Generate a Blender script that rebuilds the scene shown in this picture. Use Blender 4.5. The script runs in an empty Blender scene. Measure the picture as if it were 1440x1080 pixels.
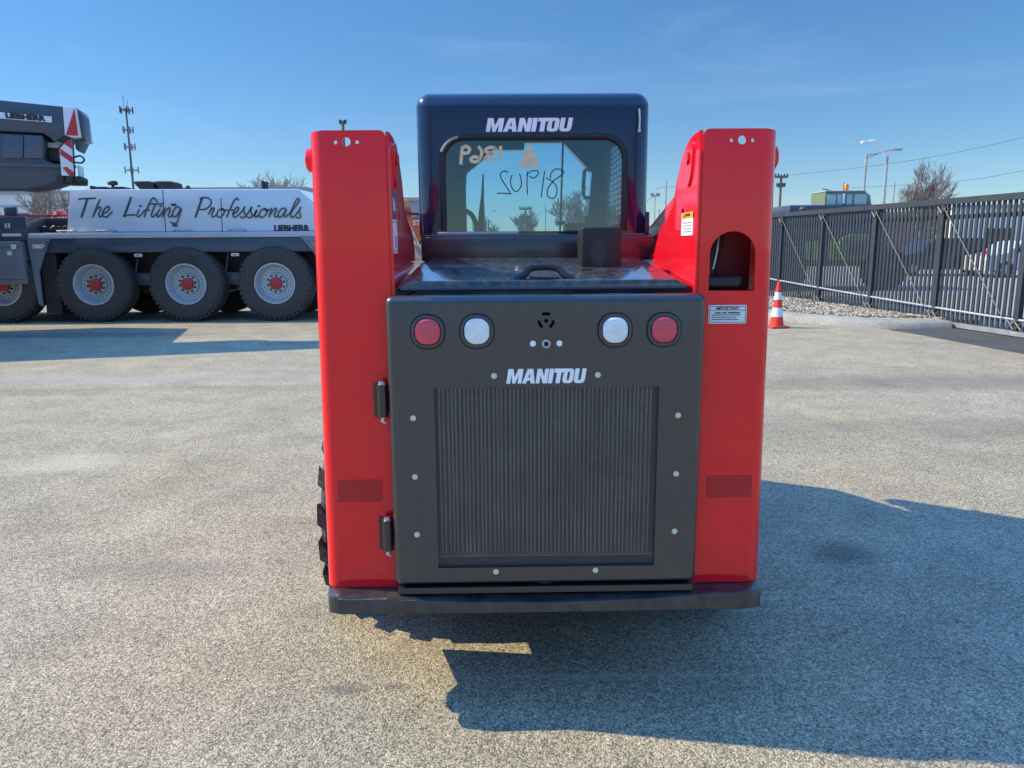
import bpy, bmesh, math, random
from mathutils import Vector, Matrix
R = math.radians
S = bpy.context.scene
C = S.collection

# ------------------------------------------------------------------ camera
cam = bpy.data.objects.new('camera', bpy.data.cameras.new('camera'))
C.objects.link(cam)
PITCH, ROLL = 0.184, 0.0072
_f = Vector((0, math.cos(PITCH), -math.sin(PITCH)))
_u = Vector((0, math.sin(PITCH), math.cos(PITCH)))
_x = Vector((1, 0, 0))
_r = math.cos(ROLL) * _x - math.sin(ROLL) * _u
_up = math.cos(ROLL) * _u + math.sin(ROLL) * _x
m3 = Matrix((_r, _up, -_f)).transposed()
cam.matrix_world = Matrix.Translation((0, 0, 1.5)) @ m3.to_4x4()
cam.data.sensor_width = 36.0
cam.data.lens = 1058.0 / 1440.0 * 36.0
cam.data.clip_start = 0.05
cam.data.clip_end = 2000
S.camera = cam

# ------------------------------------------------------------------ light
SUN = Vector((-1.14, 0.18, 1.0)).normalized()          # towards the sun
ELEV = math.asin(SUN.z)
AZ = math.atan2(SUN.x, SUN.y)                           # clockwise from +Y
W = bpy.data.worlds.new('World')
S.world = W
W.use_nodes = True
nt = W.node_tree
nt.nodes.clear()
sky = nt.nodes.new('ShaderNodeTexSky')
sky.sky_type = 'NISHITA'
sky.sun_disc = False
sky.sun_elevation = ELEV
sky.sun_rotation = AZ
sky.air_density = 1.0
sky.dust_density = 0.0
sky.ozone_density = 3.0
sky.altitude = 100
bg = nt.nodes.new('ShaderNodeBackground')
bg.inputs['Strength'].default_value = 0.11
wo = nt.nodes.new('ShaderNodeOutputWorld')
# thin cirrus: streaky noise on the sky direction, low in the sky
tc = nt.nodes.new('ShaderNodeTexCoord')
mp = nt.nodes.new('ShaderNodeMapping')
mp.inputs['Scale'].default_value = (1.6, 1.6, 9.0)
mp.inputs['Rotation'].default_value = (R(6), R(9), 0)
nz = nt.nodes.new('ShaderNodeTexNoise')
nz.inputs['Scale'].default_value = 1.7
nz.inputs['Detail'].default_value = 7
nz.inputs['Roughness'].default_value = 0.62
nz.inputs['Distortion'].default_value = 0.6
cr = nt.nodes.new('ShaderNodeMapRange')
cr.inputs[1].default_value = 0.50
cr.inputs[2].default_value = 0.80
cr.inputs[4].default_value = 0.13
mx = nt.nodes.new('ShaderNodeMixRGB')
mx.inputs[2].default_value = (3.6, 4.6, 5.4, 1)
L = nt.links.new
L(tc.outputs['Generated'], mp.inputs[0])
L(mp.outputs[0], nz.inputs[0])
L(nz.outputs[0], cr.inputs[0])
L(cr.outputs[0], mx.inputs[0])
hs = nt.nodes.new('ShaderNodeHueSaturation')
hs.inputs['Saturation'].default_value = 1.18
tn = nt.nodes.new('ShaderNodeMixRGB')
tn.blend_type = 'MULTIPLY'
tn.inputs[0].default_value = 1
tn.inputs[2].default_value = (0.72, 0.88, 0.98, 1)
# brightness of the clear sky by height: dim hazy horizon, bright overhead
sxyz = nt.nodes.new('ShaderNodeSeparateXYZ')
L(tc.outputs['Generated'], sxyz.inputs[0])
rp = nt.nodes.new('ShaderNodeValToRGB')
for i_, (p_, v_) in enumerate(((0.0, .152), (.10, .160), (.28, .188), (.54, .70), (1.0, .90))):
    e_ = rp.color_ramp.elements[i_] if i_ < 2 else rp.color_ramp.elements.new(p_)
    e_.position = p_
    e_.color = (v_ * 1.3, v_ * 1.08, v_ * .97, 1) if p_ > .5 else (v_, v_, v_ * (1.12 if p_ < .05 else 1.06 if p_ < .2 else 1.0), 1)
L(sxyz.outputs[2], rp.inputs[0])
sc2 = nt.nodes.new('ShaderNodeVectorMath')
sc2.operation = 'MULTIPLY'
L(sky.outputs[0], hs.inputs['Color'])
L(hs.outputs[0], tn.inputs[1])
L(tn.outputs[0], sc2.inputs[0])
L(rp.outputs[0], sc2.inputs[1])
sc3 = nt.nodes.new('ShaderNodeVectorMath')
sc3.operation = 'SCALE'
sc3.inputs['Scale'].default_value = 3.75
L(sc2.outputs[0], sc3.inputs[0])
L(sc3.outputs[0], mx.inputs[1])
L(mx.outputs[0], bg.inputs[0])
L(bg.outputs[0], wo.inputs[0])
sun = bpy.data.objects.new('sun', bpy.data.lights.new('sun', 'SUN'))
C.objects.link(sun)
sun.data.energy = 3.5
sun.data.angle = R(0.53)
sun.data.color = (1.0, 0.84, 0.52)
sun.rotation_euler = SUN.to_track_quat('Z', 'Y').to_euler()
S.view_settings.view_transform = 'Standard'
S.view_settings.look = 'None'
S.view_settings.exposure = 0.86
S.view_settings.gamma = 1
S.view_settings.use_curve_mapping = False

# ------------------------------------------------------------------ materials
MATS = {}


def node_mat(name):
    m = bpy.data.materials.new(name)
    m.use_nodes = True
    t = m.node_tree
    return m, t, t.nodes['Principled BSDF']


def mat(name, col, rough=0.5, metal=0.0, coat=0.0, var=0.12, scale=6.0, rvar=0.08, bump=0.0, bscale=120.0,
        spec=0.5, crough=0.06, dust=0.0, cior=1.5):
    """paint / metal / rubber with procedural unevenness of colour, gloss and relief"""
    if name in MATS:
        return MATS[name]
    m, t, b = node_mat(name)
    n, l = t.nodes, t.links.new
    co = n.new('ShaderNodeTexCoord')
    nz = n.new('ShaderNodeTexNoise')
    nz.inputs['Scale'].default_value = scale
    nz.inputs['Detail'].default_value = 6
    nz.inputs['Roughness'].default_value = 0.65
    l(co.outputs['Object'], nz.inputs['Vector'])
    mr = n.new('ShaderNodeMapRange')
    mr.inputs[1].default_value = 0.3
    mr.inputs[2].default_value = 0.7
    mr.inputs[3].default_value = 1 - var
    mr.inputs[4].default_value = 1 + var
    l(nz.outputs[0], mr.inputs[0])
    mul = n.new('ShaderNodeMixRGB')
    mul.blend_type = 'MULTIPLY'
    mul.inputs[0].default_value = 1
    mul.inputs[1].default_value = (*col, 1)
    l(mr.outputs[0], mul.inputs[2])
    out = mul.outputs[0]
    if dust:
        n2 = n.new('ShaderNodeTexNoise')
        n2.inputs['Scale'].default_value = scale * 7
        n2.inputs['Detail'].default_value = 8
        l(co.outputs['Object'], n2.inputs['Vector'])
        m2 = n.new('ShaderNodeMapRange')
        m2.inputs[1].default_value = 0.36
        m2.inputs[2].default_value = 0.85
        m2.inputs[4].default_value = dust
        l(n2.outputs[0], m2.inputs[0])
        mxx = n.new('ShaderNodeMixRGB')
        mxx.inputs[2].default_value = (0.36, 0.33, 0.28, 1)
        l(m2.outputs[0], mxx.inputs[0])
        l(out, mxx.inputs[1])
        out = mxx.outputs[0]
    l(out, b.inputs['Base Color'])
    r = n.new('ShaderNodeMapRange')
    r.inputs[1].default_value = 0.3
    r.inputs[2].default_value = 0.7
    r.inputs[3].default_value = max(0.02, rough - rvar)
    r.inputs[4].default_value = min(1, rough + rvar)
    l(nz.outputs[0], r.inputs[0])
    l(r.outputs[0], b.inputs['Roughness'])
    b.inputs['Metallic'].default_value = metal
    b.inputs['Coat Weight'].default_value = coat
    b.inputs['Coat Roughness'].default_value = crough
    b.inputs['Coat IOR'].default_value = cior
    b.inputs['Specular IOR Level'].default_value = spec
    if bump:
        n3 = n.new('ShaderNodeTexNoise')
        n3.inputs['Scale'].default_value = bscale
        n3.inputs['Detail'].default_value = 3
        l(co.outputs['Object'], n3.inputs['Vector'])
        bp = n.new('ShaderNodeBump')
        bp.inputs['Strength'].default_value = bump
        bp.inputs['Distance'].default_value = 0.004
        l(n3.outputs[0], bp.inputs['Height'])
        l(bp.outputs[0], b.inputs['Normal'])
    MATS[name] = m
    return m


RED = mat('red_paint', (0.88, 0.003, 0.014), 0.34, spec=0.1, coat=1.0, var=0.05, scale=3, crough=0.06, cior=1.55, bump=0.012, bscale=9)
RED_DECAL = mat('red_reflective_film', (0.50, 0.012, 0.014), 0.5, var=0.1, scale=60)
BLACK = mat('gloss_black_paint', (0.003, 0.009, 0.045), 0.22, spec=0.2, coat=1.0, var=0.15, scale=4, dust=0.012, crough=0.09, cior=1.65)
GLOSSK = mat('black_enamel', (0.008, 0.010, 0.014), 0.3, coat=0.8, crough=0.1, var=0.15, dust=0.02)
HOODM = mat('dusty_black_paint', (0.010, 0.014, 0.024), 0.26, coat=0.9, var=0.2, scale=5, dust=0.42, crough=0.045, cior=1.7)
SATIN = mat('satin_black_paint', (0.014, 0.016, 0.024), 0.46, coat=0.9, crough=0.20, cior=1.72, var=0.08, scale=5, dust=0.03, spec=0.4)
PLASTIC = mat('black_plastic', (0.012, 0.014, 0.018), 0.42, var=0.15, bump=0.1, bscale=300)
RUBBER = mat('tyre_rubber', (0.028, 0.028, 0.030), 0.72, var=0.25, scale=9, dust=0.26, bump=0.2, bscale=60)
HOSE = mat('hose_rubber', (0.012, 0.013, 0.016), 0.5, var=0.2)
STEEL = mat('bare_steel', (0.55, 0.55, 0.55), 0.32, metal=1, var=0.15, scale=20)
STEELD = mat('dull_steel', (0.26, 0.26, 0.27), 0.45, metal=.6, var=0.4, scale=60)
CREAM = mat('cream_cap', (0.72, 0.66, 0.46), 0.4, var=0.08, scale=90)
WHITE = mat('white_vinyl', (0.93, 0.93, 0.93), 0.45, var=0.05, scale=15)
LABEL = mat('label_white', (0.74, 0.76, 0.80), 0.4, var=0.04)
INK = mat('dark_ink', (0.03, 0.03, 0.035), 0.6, var=0.1)
ORANGE = mat('label_orange', (0.85, 0.38, 0.03), 0.45, var=0.05)
DARKIN = mat('interior_black', (0.012, 0.015, 0.02), 0.6, var=0.2)
FIN = mat('radiator_fin', (0.66, 0.69, 0.73), 0.34, metal=0.8, var=0.4, scale=9)
BEZ = mat('bezel_grey', (0.05, 0.055, 0.065), 0.35, coat=0.5, crough=0.2)
INK2 = mat('gasket_black', (0.004, 0.005, 0.010), 0.6, var=0.1)
BEIGE = mat('beige_marker', (0.80, 0.72, 0.42), 0.6, var=0.12, scale=25)
CR_WHITE = mat('crane_white_paint', (0.66, 0.71, 0.74), 0.38, coat=0.3, var=0.06, scale=1.5, dust=0.03)
CR_STRIP = mat('crane_deck_aluminium', (0.46, 0.48, 0.55), 0.45, var=0.08, scale=2)
CR_GREY = mat('crane_grey_paint', (0.17, 0.20, 0.25), 0.42, coat=0.3, var=0.1, scale=2, dust=0.04)
CR_DARK = mat('crane_dark_paint', (0.052, 0.07, 0.105), 0.4, coat=0.3, var=0.12, scale=2, dust=0.03)
CR_BLACK = mat('crane_chassis_black', (0.018, 0.019, 0.022), 0.6, var=0.2, scale=4, dust=0.06)
CR_RIM = mat('rim_silver', (0.48, 0.53, 0.58), 0.4, metal=0.35, var=0.1, scale=8)
CR_RED = mat('crane_red_paint', (0.52, 0.035, 0.04), 0.45, var=0.1, scale=6)
GALV = mat('galvanised_steel', (0.42, 0.43, 0.44), 0.45, metal=0.5, var=0.15, scale=6)
GATEM = mat('gate_dark_paint', (0.035, 0.042, 0.055), 0.42, var=0.15, scale=4, dust=0.03)
CONE_O = mat('cone_orange', (0.82, 0.042, 0.025), 0.5, var=0.08, scale=12, dust=0.05)
CONE_W = mat('cone_reflective', (0.80, 0.80, 0.80), 0.4, var=0.06, scale=30)
BARK = mat('bare_bark', (0.30, 0.24, 0.21), 0.9, var=0.3, scale=5)
CONIF = mat('conifer_needles', (0.03, 0.05, 0.035), 0.8, var=0.4, scale=4)
WOOD = mat('pole_wood', (0.15, 0.115, 0.09), 0.85, var=0.2, scale=6)
BLD_W = mat('white_metal_siding', (0.74, 0.74, 0.72), 0.6, var=0.05, scale=0.6)
BLD_G = mat('grey_metal_siding', (0.30, 0.33, 0.37), 0.6, var=0.06, scale=0.6)
BLD_R = mat('flat_roof_trim', (0.36, 0.36, 0.37), 0.7, var=0.1)
LIME = mat('lime_paint', (0.62, 0.80, 0.10), 0.45, var=0.08)
ORG = mat('orange_machine_paint', (0.66, 0.12, 0.04), 0.45, var=0.12)
CARDK = mat('dark_car_paint', (0.02, 0.026, 0.04), 0.25, coat=0.6, var=0.1)
CARW = mat('white_car_paint', (0.50, 0.51, 0.53), 0.3, coat=0.6, var=0.05)
CARGL = mat('car_glass', (0.02, 0.03, 0.04), 0.08, var=0.1)
LAMPR = mat('red_lamp', (0.55, 0.02, 0.02), 0.2, var=0.1)
AMBER = mat('amber_beacon', (0.80, 0.25, 0.03), 0.3, var=0.1)
LAMPW = mat('white_lamp_paint', (0.78, 0.79, 0.80), 0.4, var=0.05)
CABGREY = mat('cab_pale_paint', (0.17, 0.22, 0.14), 0.4, var=0.08)


def brick_mat():
    m, t, b = node_mat('brick_wall')
    n, l = t.nodes, t.links.new
    co = n.new('ShaderNodeTexCoord')
    mp = n.new('ShaderNodeMapping')
    mp.inputs['Rotation'].default_value = (R(90), 0, 0)
    br = n.new('ShaderNodeTexBrick')
    br.inputs['Color1'].default_value = (0.34, 0.20, 0.16, 1)
    br.inputs['Color2'].default_value = (0.27, 0.15, 0.12, 1)
    br.inputs['Mortar'].default_value = (0.4, 0.37, 0.33, 1)
    br.inputs['Scale'].default_value = 3
    l(co.outputs['Object'], mp.inputs[0])
    l(mp.outputs[0], br.inputs[0])
    l(br.outputs[0], b.inputs['Base Color'])
    b.inputs['Roughness'].default_value = 0.85
    return m


BRICK = brick_mat()


def lens_mat(name, col, ribs):
    m, t, b = node_mat(name)
    n, l = t.nodes, t.links.new
    co = n.new('ShaderNodeTexCoord')
    w = n.new('ShaderNodeTexWave')
    w.bands_direction = 'Z'
    w.inputs['Scale'].default_value = ribs
    w2 = n.new('ShaderNodeTexWave')
    w2.bands_direction = 'X'
    w2.inputs['Scale'].default_value = ribs
    ad = n.new('ShaderNodeMath')
    ad.operation = 'ADD'
    bp = n.new('ShaderNodeBump')
    bp.inputs['Strength'].default_value = 0.5
    bp.inputs['Distance'].default_value = 0.003
    nz = n.new('ShaderNodeTexNoise')
    nz.inputs['Scale'].default_value = 30
    mr = n.new('ShaderNodeMapRange')
    mr.inputs[1].default_value = 0.3
    mr.inputs[2].default_value = 0.7
    mr.inputs[3].default_value = 0.88
    mr.inputs[4].default_value = 1.08
    mu = n.new('ShaderNodeMixRGB')
    mu.blend_type = 'MULTIPLY'
    mu.inputs[0].default_value = 1
    mu.inputs[1].default_value = (*col, 1)
    l(co.outputs['Object'], w.inputs[0])
    l(co.outputs['Object'], w2.inputs[0])
    l(co.outputs['Object'], nz.inputs[0])
    l(nz.outputs[0], mr.inputs[0])
    l(mr.outputs[0], mu.inputs[2])
    l(mu.outputs[0], b.inputs['Base Color'])
    l(w.outputs[1], ad.inputs[0])
    l(w2.outputs[1], ad.inputs[1])
    l(ad.outputs[0], bp.inputs['Height'])
    l(bp.outputs[0], b.inputs['Normal'])
    b.inputs['Roughness'].default_value = 0.22
    b.inputs['Coat Weight'].default_value = 1
    b.inputs['Coat Roughness'].default_value = 0.03
    return m


LENS_R = lens_mat('red_lens', (0.78, 0.05, 0.085), 55)
LENS_W = lens_mat('clear_lens', (0.95, 0.98, 0.97), 70)


def glass_mat(name, tint, refl):
    m = bpy.data.materials.new(name)
    m.use_nodes = True
    t = m.node_tree
    n, l = t.nodes, t.links.new
    n.clear()
    o = n.new('ShaderNodeOutputMaterial')
    tr = n.new('ShaderNodeBsdfTransparent')
    tr.inputs[0].default_value = (*tint, 1)
    gl = n.new('ShaderNodeBsdfGlossy')
    gl.inputs['Roughness'].default_value = 0.03
    fr = n.new('ShaderNodeFresnel')
    fr.inputs[0].default_value = 1.5
    nz = n.new('ShaderNodeTexNoise')
    nz.inputs['Scale'].default_value = 7
    co = n.new('ShaderNodeTexCoord')
    mm = n.new('ShaderNodeMath')
    mm.operation = 'MULTIPLY_ADD'
    mm.inputs[1].default_value = 0.02
    ml = n.new('ShaderNodeMath')
    ml.operation = 'MULTIPLY'
    ml.inputs[1].default_value = refl
    mx = n.new('ShaderNodeMixShader')
    l(co.outputs['Object'], nz.inputs[0])
    l(fr.outputs[0], ml.inputs[0])
    l(nz.outputs[0], mm.inputs[0])
    l(ml.outputs[0], mm.inputs[2])
    l(mm.outputs[0], mx.inputs[0])
    l(tr.outputs[0], mx.inputs[1])
    l(gl.outputs[0], mx.inputs[2])
    l(mx.outputs[0], o.inputs[0])
    return m


GLASS = glass_mat('tinted_glass', (0.64, 0.84, 0.92), 2.3)
GLASS2 = glass_mat('cab_glass', (0.6, 0.75, 0.75), 2.0)


def mesh_sheet_mat():
    """perforated sheet: staggered round holes, pitch 7 mm"""
    m = bpy.data.materials.new('perforated_sheet')
    m.use_nodes = True
    t = m.node_tree
    n, l = t.nodes, t.links.new
    b = n['Principled BSDF']
    b.inputs['Base Color'].default_value = (0.030, 0.035, 0.044, 1)
    b.inputs['Roughness'].default_value = 0.4
    b.inputs['Coat Weight'].default_value = 0.9
    b.inputs['Coat Roughness'].default_value = 0.3
    b.inputs['Coat IOR'].default_value = 1.62
    o = n['Material Output']
    co = n.new('ShaderNodeTexCoord')
    sp = n.new('ShaderNodeSeparateXYZ')
    l(co.outputs['Object'], sp.inputs[0])
    P = 0.0084

    def math_(op, a, bv=None, c=None):
        q = n.new('ShaderNodeMath')
        q.operation = op
        for i, v in enumerate((a, bv, c)):
            if v is None:
                continue
            if isinstance(v, (int, float)):
                q.inputs[i].default_value = v
            else:
                l(v, q.inputs[i])
        return q.outputs[0]

    def hole(offx, offz):
        u = math_('SUBTRACT', math_('FRACT', math_('MULTIPLY_ADD', sp.outputs[0], 1 / P, offx)), 0.5)
        v = math_('SUBTRACT', math_('FRACT', math_('MULTIPLY_ADD', sp.outputs[2], 1 / 0.0068, offz)), 0.5)
        d = math_('ADD', math_('MULTIPLY', u, u), math_('MULTIPLY', v, v))
        return math_('LESS_THAN', d, 0.060)
    h = math_('MAXIMUM', hole(0, 0), hole(0.5, 0.5))
    tr = n.new('ShaderNodeBsdfTransparent')
    mx = n.new('ShaderNodeMixShader')
    l(h, mx.inputs[0])
    l(b.outputs[0], mx.inputs[1])
    l(tr.outputs[0], mx.inputs[2])
    l(mx.outputs[0], o.inputs[0])
    return m


PERF = mesh_sheet_mat()


def asphalt(name, lo, hi, warm, stone=150.0, stains=True):
    m, t, b = node_mat(name)
    n, l = t.nodes, t.links.new
    co = n.new('ShaderNodeTexCoord')
    P = co.outputs['Object']

    def noise(scale, det=4, rough=0.6, vec=P, dist=0.0):
        q = n.new('ShaderNodeTexNoise')
        q.inputs['Scale'].default_value = scale
        q.inputs['Detail'].default_value = det
        q.inputs['Roughness'].default_value = rough
        q.inputs['Distortion'].default_value = dist
        l(vec, q.inputs[0])
        return q.outputs[0]

    def rng(v, a, c, x, y):
        q = n.new('ShaderNodeMapRange')
        for i, k in enumerate((a, c, x, y)):
            q.inputs[i + 1].default_value = k
        l(v, q.inputs[0])
        return q.outputs[0]

    def mixc(fac, a, c, mode='MIX'):
        q = n.new('ShaderNodeMixRGB')
        q.blend_type = mode
        for i, v in enumerate((fac, a, c)):
            if isinstance(v, (int, float)):
                q.inputs[i].default_value = v
            elif isinstance(v, tuple):
                q.inputs[i].default_value = (*v, 1)
            else:
                l(v, q.inputs[i])
        return q.outputs[0]
    # aggregate
    vo = n.new('ShaderNodeTexVoronoi')
    vo.inputs['Scale'].default_value = stone
    vo.inputs['Randomness'].default_value = 1
    l(P, vo.inputs['Vector'])
    sepc = n.new('ShaderNodeSeparateColor')
    l(vo.outputs['Color'], sepc.inputs[0])
    ramp = n.new('ShaderNodeValToRGB')
    e = ramp.color_ramp.elements
    e[0].color = (*lo, 1)
    e[1].color = (*hi, 1)
    e[0].position = 0.05
    x = e.new(0.5)
    x.color = tuple((lo[i] * 0.42 + hi[i] * 0.58) for i in range(3)) + (1,)
    l(sepc.outputs[0], ramp.inputs[0])
    c = ramp.outputs[0]
    # binder gaps between stones are darker
    gap = rng(vo.outputs['Distance'], 0.30, 0.75, 1.0, 0.55)
    c = mixc(1.0, c, gap, 'MULTIPLY')
    v2 = n.new('ShaderNodeTexVoronoi')
    v2.inputs['Scale'].default_value = stone * 0.42
    l(P, v2.inputs['Vector'])
    s2 = n.new('ShaderNodeSeparateColor')
    l(v2.outputs['Color'], s2.inputs[0])
    disc = rng(v2.outputs['Distance'], 0.30, 0.36, 1.0, 0.0)

    def both(a, b):
        q = n.new('ShaderNodeMath')
        q.operation = 'MULTIPLY'
        l(a, q.inputs[0])
        l(b, q.inputs[1])
        return q.outputs[0]
    c = mixc(both(disc, rng(s2.outputs[0], 0.86, 0.88, 0.0, 0.55)), c, tuple(min(0.8, h * 1.2) for h in hi))
    c = mixc(both(disc, rng(s2.outputs[1], 0.88, 0.90, 0.0, 0.6)), c, tuple(h * 0.5 for h in lo))
    c = mixc(1.0, c, rng(noise(34, 3), 0.3, 0.7, 0.80, 1.2), 'MULTIPLY')
    c = mixc(1.0, c, rng(noise(2.1, 6, 0.7), 0.32, 0.68, 0.80, 1.17), 'MULTIPLY')
    c = mixc(1.0, c, rng(noise(0.32, 5, 0.6), 0.3, 0.7, 0.90, 1.09), 'MULTIPLY')
    c = mixc(rng(noise(0.5, 3), 0.4, 0.65, 0.0, 0.5), c, mixc(1.0, c, warm, 'MULTIPLY'))
    if stains:
        mp = n.new('ShaderNodeMapping')
        mp.inputs['Scale'].default_value = (0.12, 1.1, 1)
        mp.inputs['Rotation'].default_value = (0, 0, R(-6))
        l(P, mp.inputs[0])
        c = mixc(rng(noise(0.9, 6, 0.65, mp.outputs[0]), 0.56, 0.72, 0.0, 0.42), c, (0.10, 0.098, 0.095))

        def spot(x, y, sx, sy, r0, r1, col, amt, wob=0.9):
            nonlocal c
            q = n.new('ShaderNodeMapping')
            q.vector_type = 'POINT'
            q.inputs['Location'].default_value = (-x / sx, -y / sy, 0)
            q.inputs['Scale'].default_value = (1 / sx, 1 / sy, 0.0)
            l(P, q.inputs[0])
            ln = n.new('ShaderNodeVectorMath')
            ln.operation = 'LENGTH'
            l(q.outputs[0], ln.inputs[0])
            ad = n.new('ShaderNodeMath')
            ad.operation = 'MULTIPLY_ADD'
            ad.inputs[1].default_value = wob
            l(noise(6.5, 6, 0.7), ad.inputs[0])
            l(ln.outputs['Value'], ad.inputs[2])
            c = mixc(rng(ad.outputs[0], r0, r1, amt, 0.0), c, col)
        spot(-3.15, 5.12, 0.75, 0.42, 0.75, 1.5, (0.55, 0.51, 0.42), 0.42, 1.2)
        spot(-2.75, 5.9, 0.3, 0.18, 0.7, 1.4, (0.54, 0.50, 0.42), 0.3, 1.2)
        spot(1.62, 3.47, 0.24, 0.2, 0.8, 1.4, (0.06, 0.06, 0.06), 0.55)
        spot(-0.58, 2.35, 0.09, 0.05, 0.7, 1.5, (0.10, 0.095, 0.09), 0.6)
        spot(-0.40, 2.36, 0.07, 0.03, 0.7, 1.5, (0.10, 0.095, 0.09), 0.45)
        spot(2.7, 3.55, 0.22, 0.05, 0.55, 0.9, (0.60, 0.60, 0.58), 0.8, 0.5)
        spot(0.30, 2.42, 0.55, 0.02, 0.7, 1.6, (0.45, 0.45, 0.44), 0.35)
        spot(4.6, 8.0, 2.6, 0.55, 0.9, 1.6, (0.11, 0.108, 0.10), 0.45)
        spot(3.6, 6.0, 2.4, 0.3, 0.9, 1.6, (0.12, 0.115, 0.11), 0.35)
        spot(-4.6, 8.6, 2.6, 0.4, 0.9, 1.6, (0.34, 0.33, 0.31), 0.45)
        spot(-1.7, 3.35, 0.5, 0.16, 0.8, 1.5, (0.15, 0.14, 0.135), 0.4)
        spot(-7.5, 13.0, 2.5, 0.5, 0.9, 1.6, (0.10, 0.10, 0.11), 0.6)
    l(c, b.inputs['Base Color'])
    b.inputs['Roughness'].default_value = 0.86
    b.inputs['Specular IOR Level'].default_value = 0.35
    hgt = n.new('ShaderNodeMath')
    hgt.operation = 'SUBTRACT'
    l(noise(55, 3), hgt.inputs[0])
    l(vo.outputs['Distance'], hgt.inputs[1])
    bp = n.new('ShaderNodeBump')
    bp.inputs['Strength'].default_value = 0.6
    bp.inputs['Distance'].default_value = 0.0055
    l(hgt.outputs[0], bp.inputs['Height'])
    l(bp.outputs[0], b.inputs['Normal'])
    return m


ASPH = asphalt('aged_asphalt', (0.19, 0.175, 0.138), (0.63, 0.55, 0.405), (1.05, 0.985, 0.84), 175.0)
ASPH2 = asphalt('dark_asphalt_patch', (0.03, 0.03, 0.032), (0.16, 0.16, 0.165), (1, 1, 1), 130, False)
CONC = asphalt('concrete', (0.36, 0.35, 0.33), (0.52, 0.50, 0.46), (1.03, 1.0, 0.95), 220, False)
GRAV = asphalt('gravel', (0.16, 0.14, 0.12), (0.62, 0.56, 0.46), (1.05, 1.0, 0.92), 24, False)

# ------------------------------------------------------------------ mesh helpers


def rrect(cx, cy, w, h, r, n=6):
    p = []
    for (sx, sy, a0) in ((1, 1, 0), (-1, 1, 90), (-1, -1, 180), (1, -1, 270)):
        for k in range(n + 1):
            a = R(a0 + 90 * k / n)
            p.append((cx + sx * (w / 2 - r) + r * math.cos(a), cy + sy * (h / 2 - r) + r * math.sin(a)))
    return p


def circ(cx, cy, r, n=20):
    return [(cx + r * math.cos(2 * math.pi * k / n), cy + r * math.sin(2 * math.pi * k / n)) for k in range(n)]


def arc_slot(cx, cy, r, w, a0, a1, n=8):
    p = []
    for k in range(n + 1):
        a = R(a0 + (a1 - a0) * k / n)
        p.append((cx + (r + w / 2) * math.cos(a), cy + (r + w / 2) * math.sin(a)))
    for k in range(n, -1, -1):
        a = R(a0 + (a1 - a0) * k / n)
        p.append((cx + (r - w / 2) * math.cos(a), cy + (r - w / 2) * math.sin(a)))
    return p


def to3(axis, p, w):
    if axis == 'y':
        return (p[0], w, p[1])
    if axis == 'x':
        return (w, p[0], p[1])
    return (p[0], p[1], w)


def merge(bm, tmp):
    me = bpy.data.meshes.new('tmp')
    tmp.to_mesh(me)
    bm.from_mesh(me)
    bpy.data.meshes.remove(me)
    tmp.free()


def plate(bm, outline, holes, axis, a, b, bev=0.0, seg=2, clamp=True):
    """flat plate with holes: 2-D outline across `axis`, from a to b; optional rounding of its outer front edge (at a)"""
    t = bmesh.new()
    edges, outer = [], set()
    for i, loop in enumerate([outline] + list(holes)):
        vs = [t.verts.new(to3(axis, p, a)) for p in loop]
        if i == 0:
            outer = set(vs)
        for k in range(len(vs)):
            edges.append(t.edges.new((vs[k], vs[(k + 1) % len(vs)])))
    if holes:
        bmesh.ops.triangle_fill(t, use_beauty=True, use_dissolve=False, edges=edges)
    else:
        t.faces.new([v for v in t.verts])
    front_edges = [e for e in t.edges if e.is_boundary and e.verts[0] in outer and e.verts[1] in outer]
    keep = [(e.verts[0].co.copy(), e.verts[1].co.copy()) for e in front_edges]
    r = bmesh.ops.extrude_face_region(t, geom=list(t.faces))
    d = Vector(to3(axis, (0, 0), b - a))
    bmesh.ops.translate(t, vec=d, verts=[g for g in r['geom'] if isinstance(g, bmesh.types.BMVert)])
    bmesh.ops.recalc_face_normals(t, faces=t.faces)
    if bev:
        es = [e for e in t.edges if any(((e.verts[0].co - p).length < 1e-6 and (e.verts[1].co - q).length < 1e-6) or
                                        ((e.verts[1].co - p).length < 1e-6 and (e.verts[0].co - q).length < 1e-6) for p, q in keep)]
        bmesh.ops.bevel(t, geom=es, offset=bev, segments=seg, profile=0.5, affect='EDGES', clamp_overlap=clamp)
    merge(bm, t)


def box(bm, x0, x1, y0, y1, z0, z1, bev=0.0, seg=2, rot=None):
    t = bmesh.new()
    bmesh.ops.create_cube(t, size=1)
    for v in t.verts:
        v.co = Vector(((x0 + x1) / 2 + v.co.x * (x1 - x0), (y0 + y1) / 2 + v.co.y * (y1 - y0), (z0 + z1) / 2 + v.co.z * (z1 - z0)))
    if bev:
        bmesh.ops.bevel(t, geom=list(t.edges), offset=bev, segments=seg, profile=0.5, affect='EDGES', clamp_overlap=True)
    if rot is not None:
        bmesh.ops.transform(t, matrix=rot, verts=t.verts)
    merge(bm, t)


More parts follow.
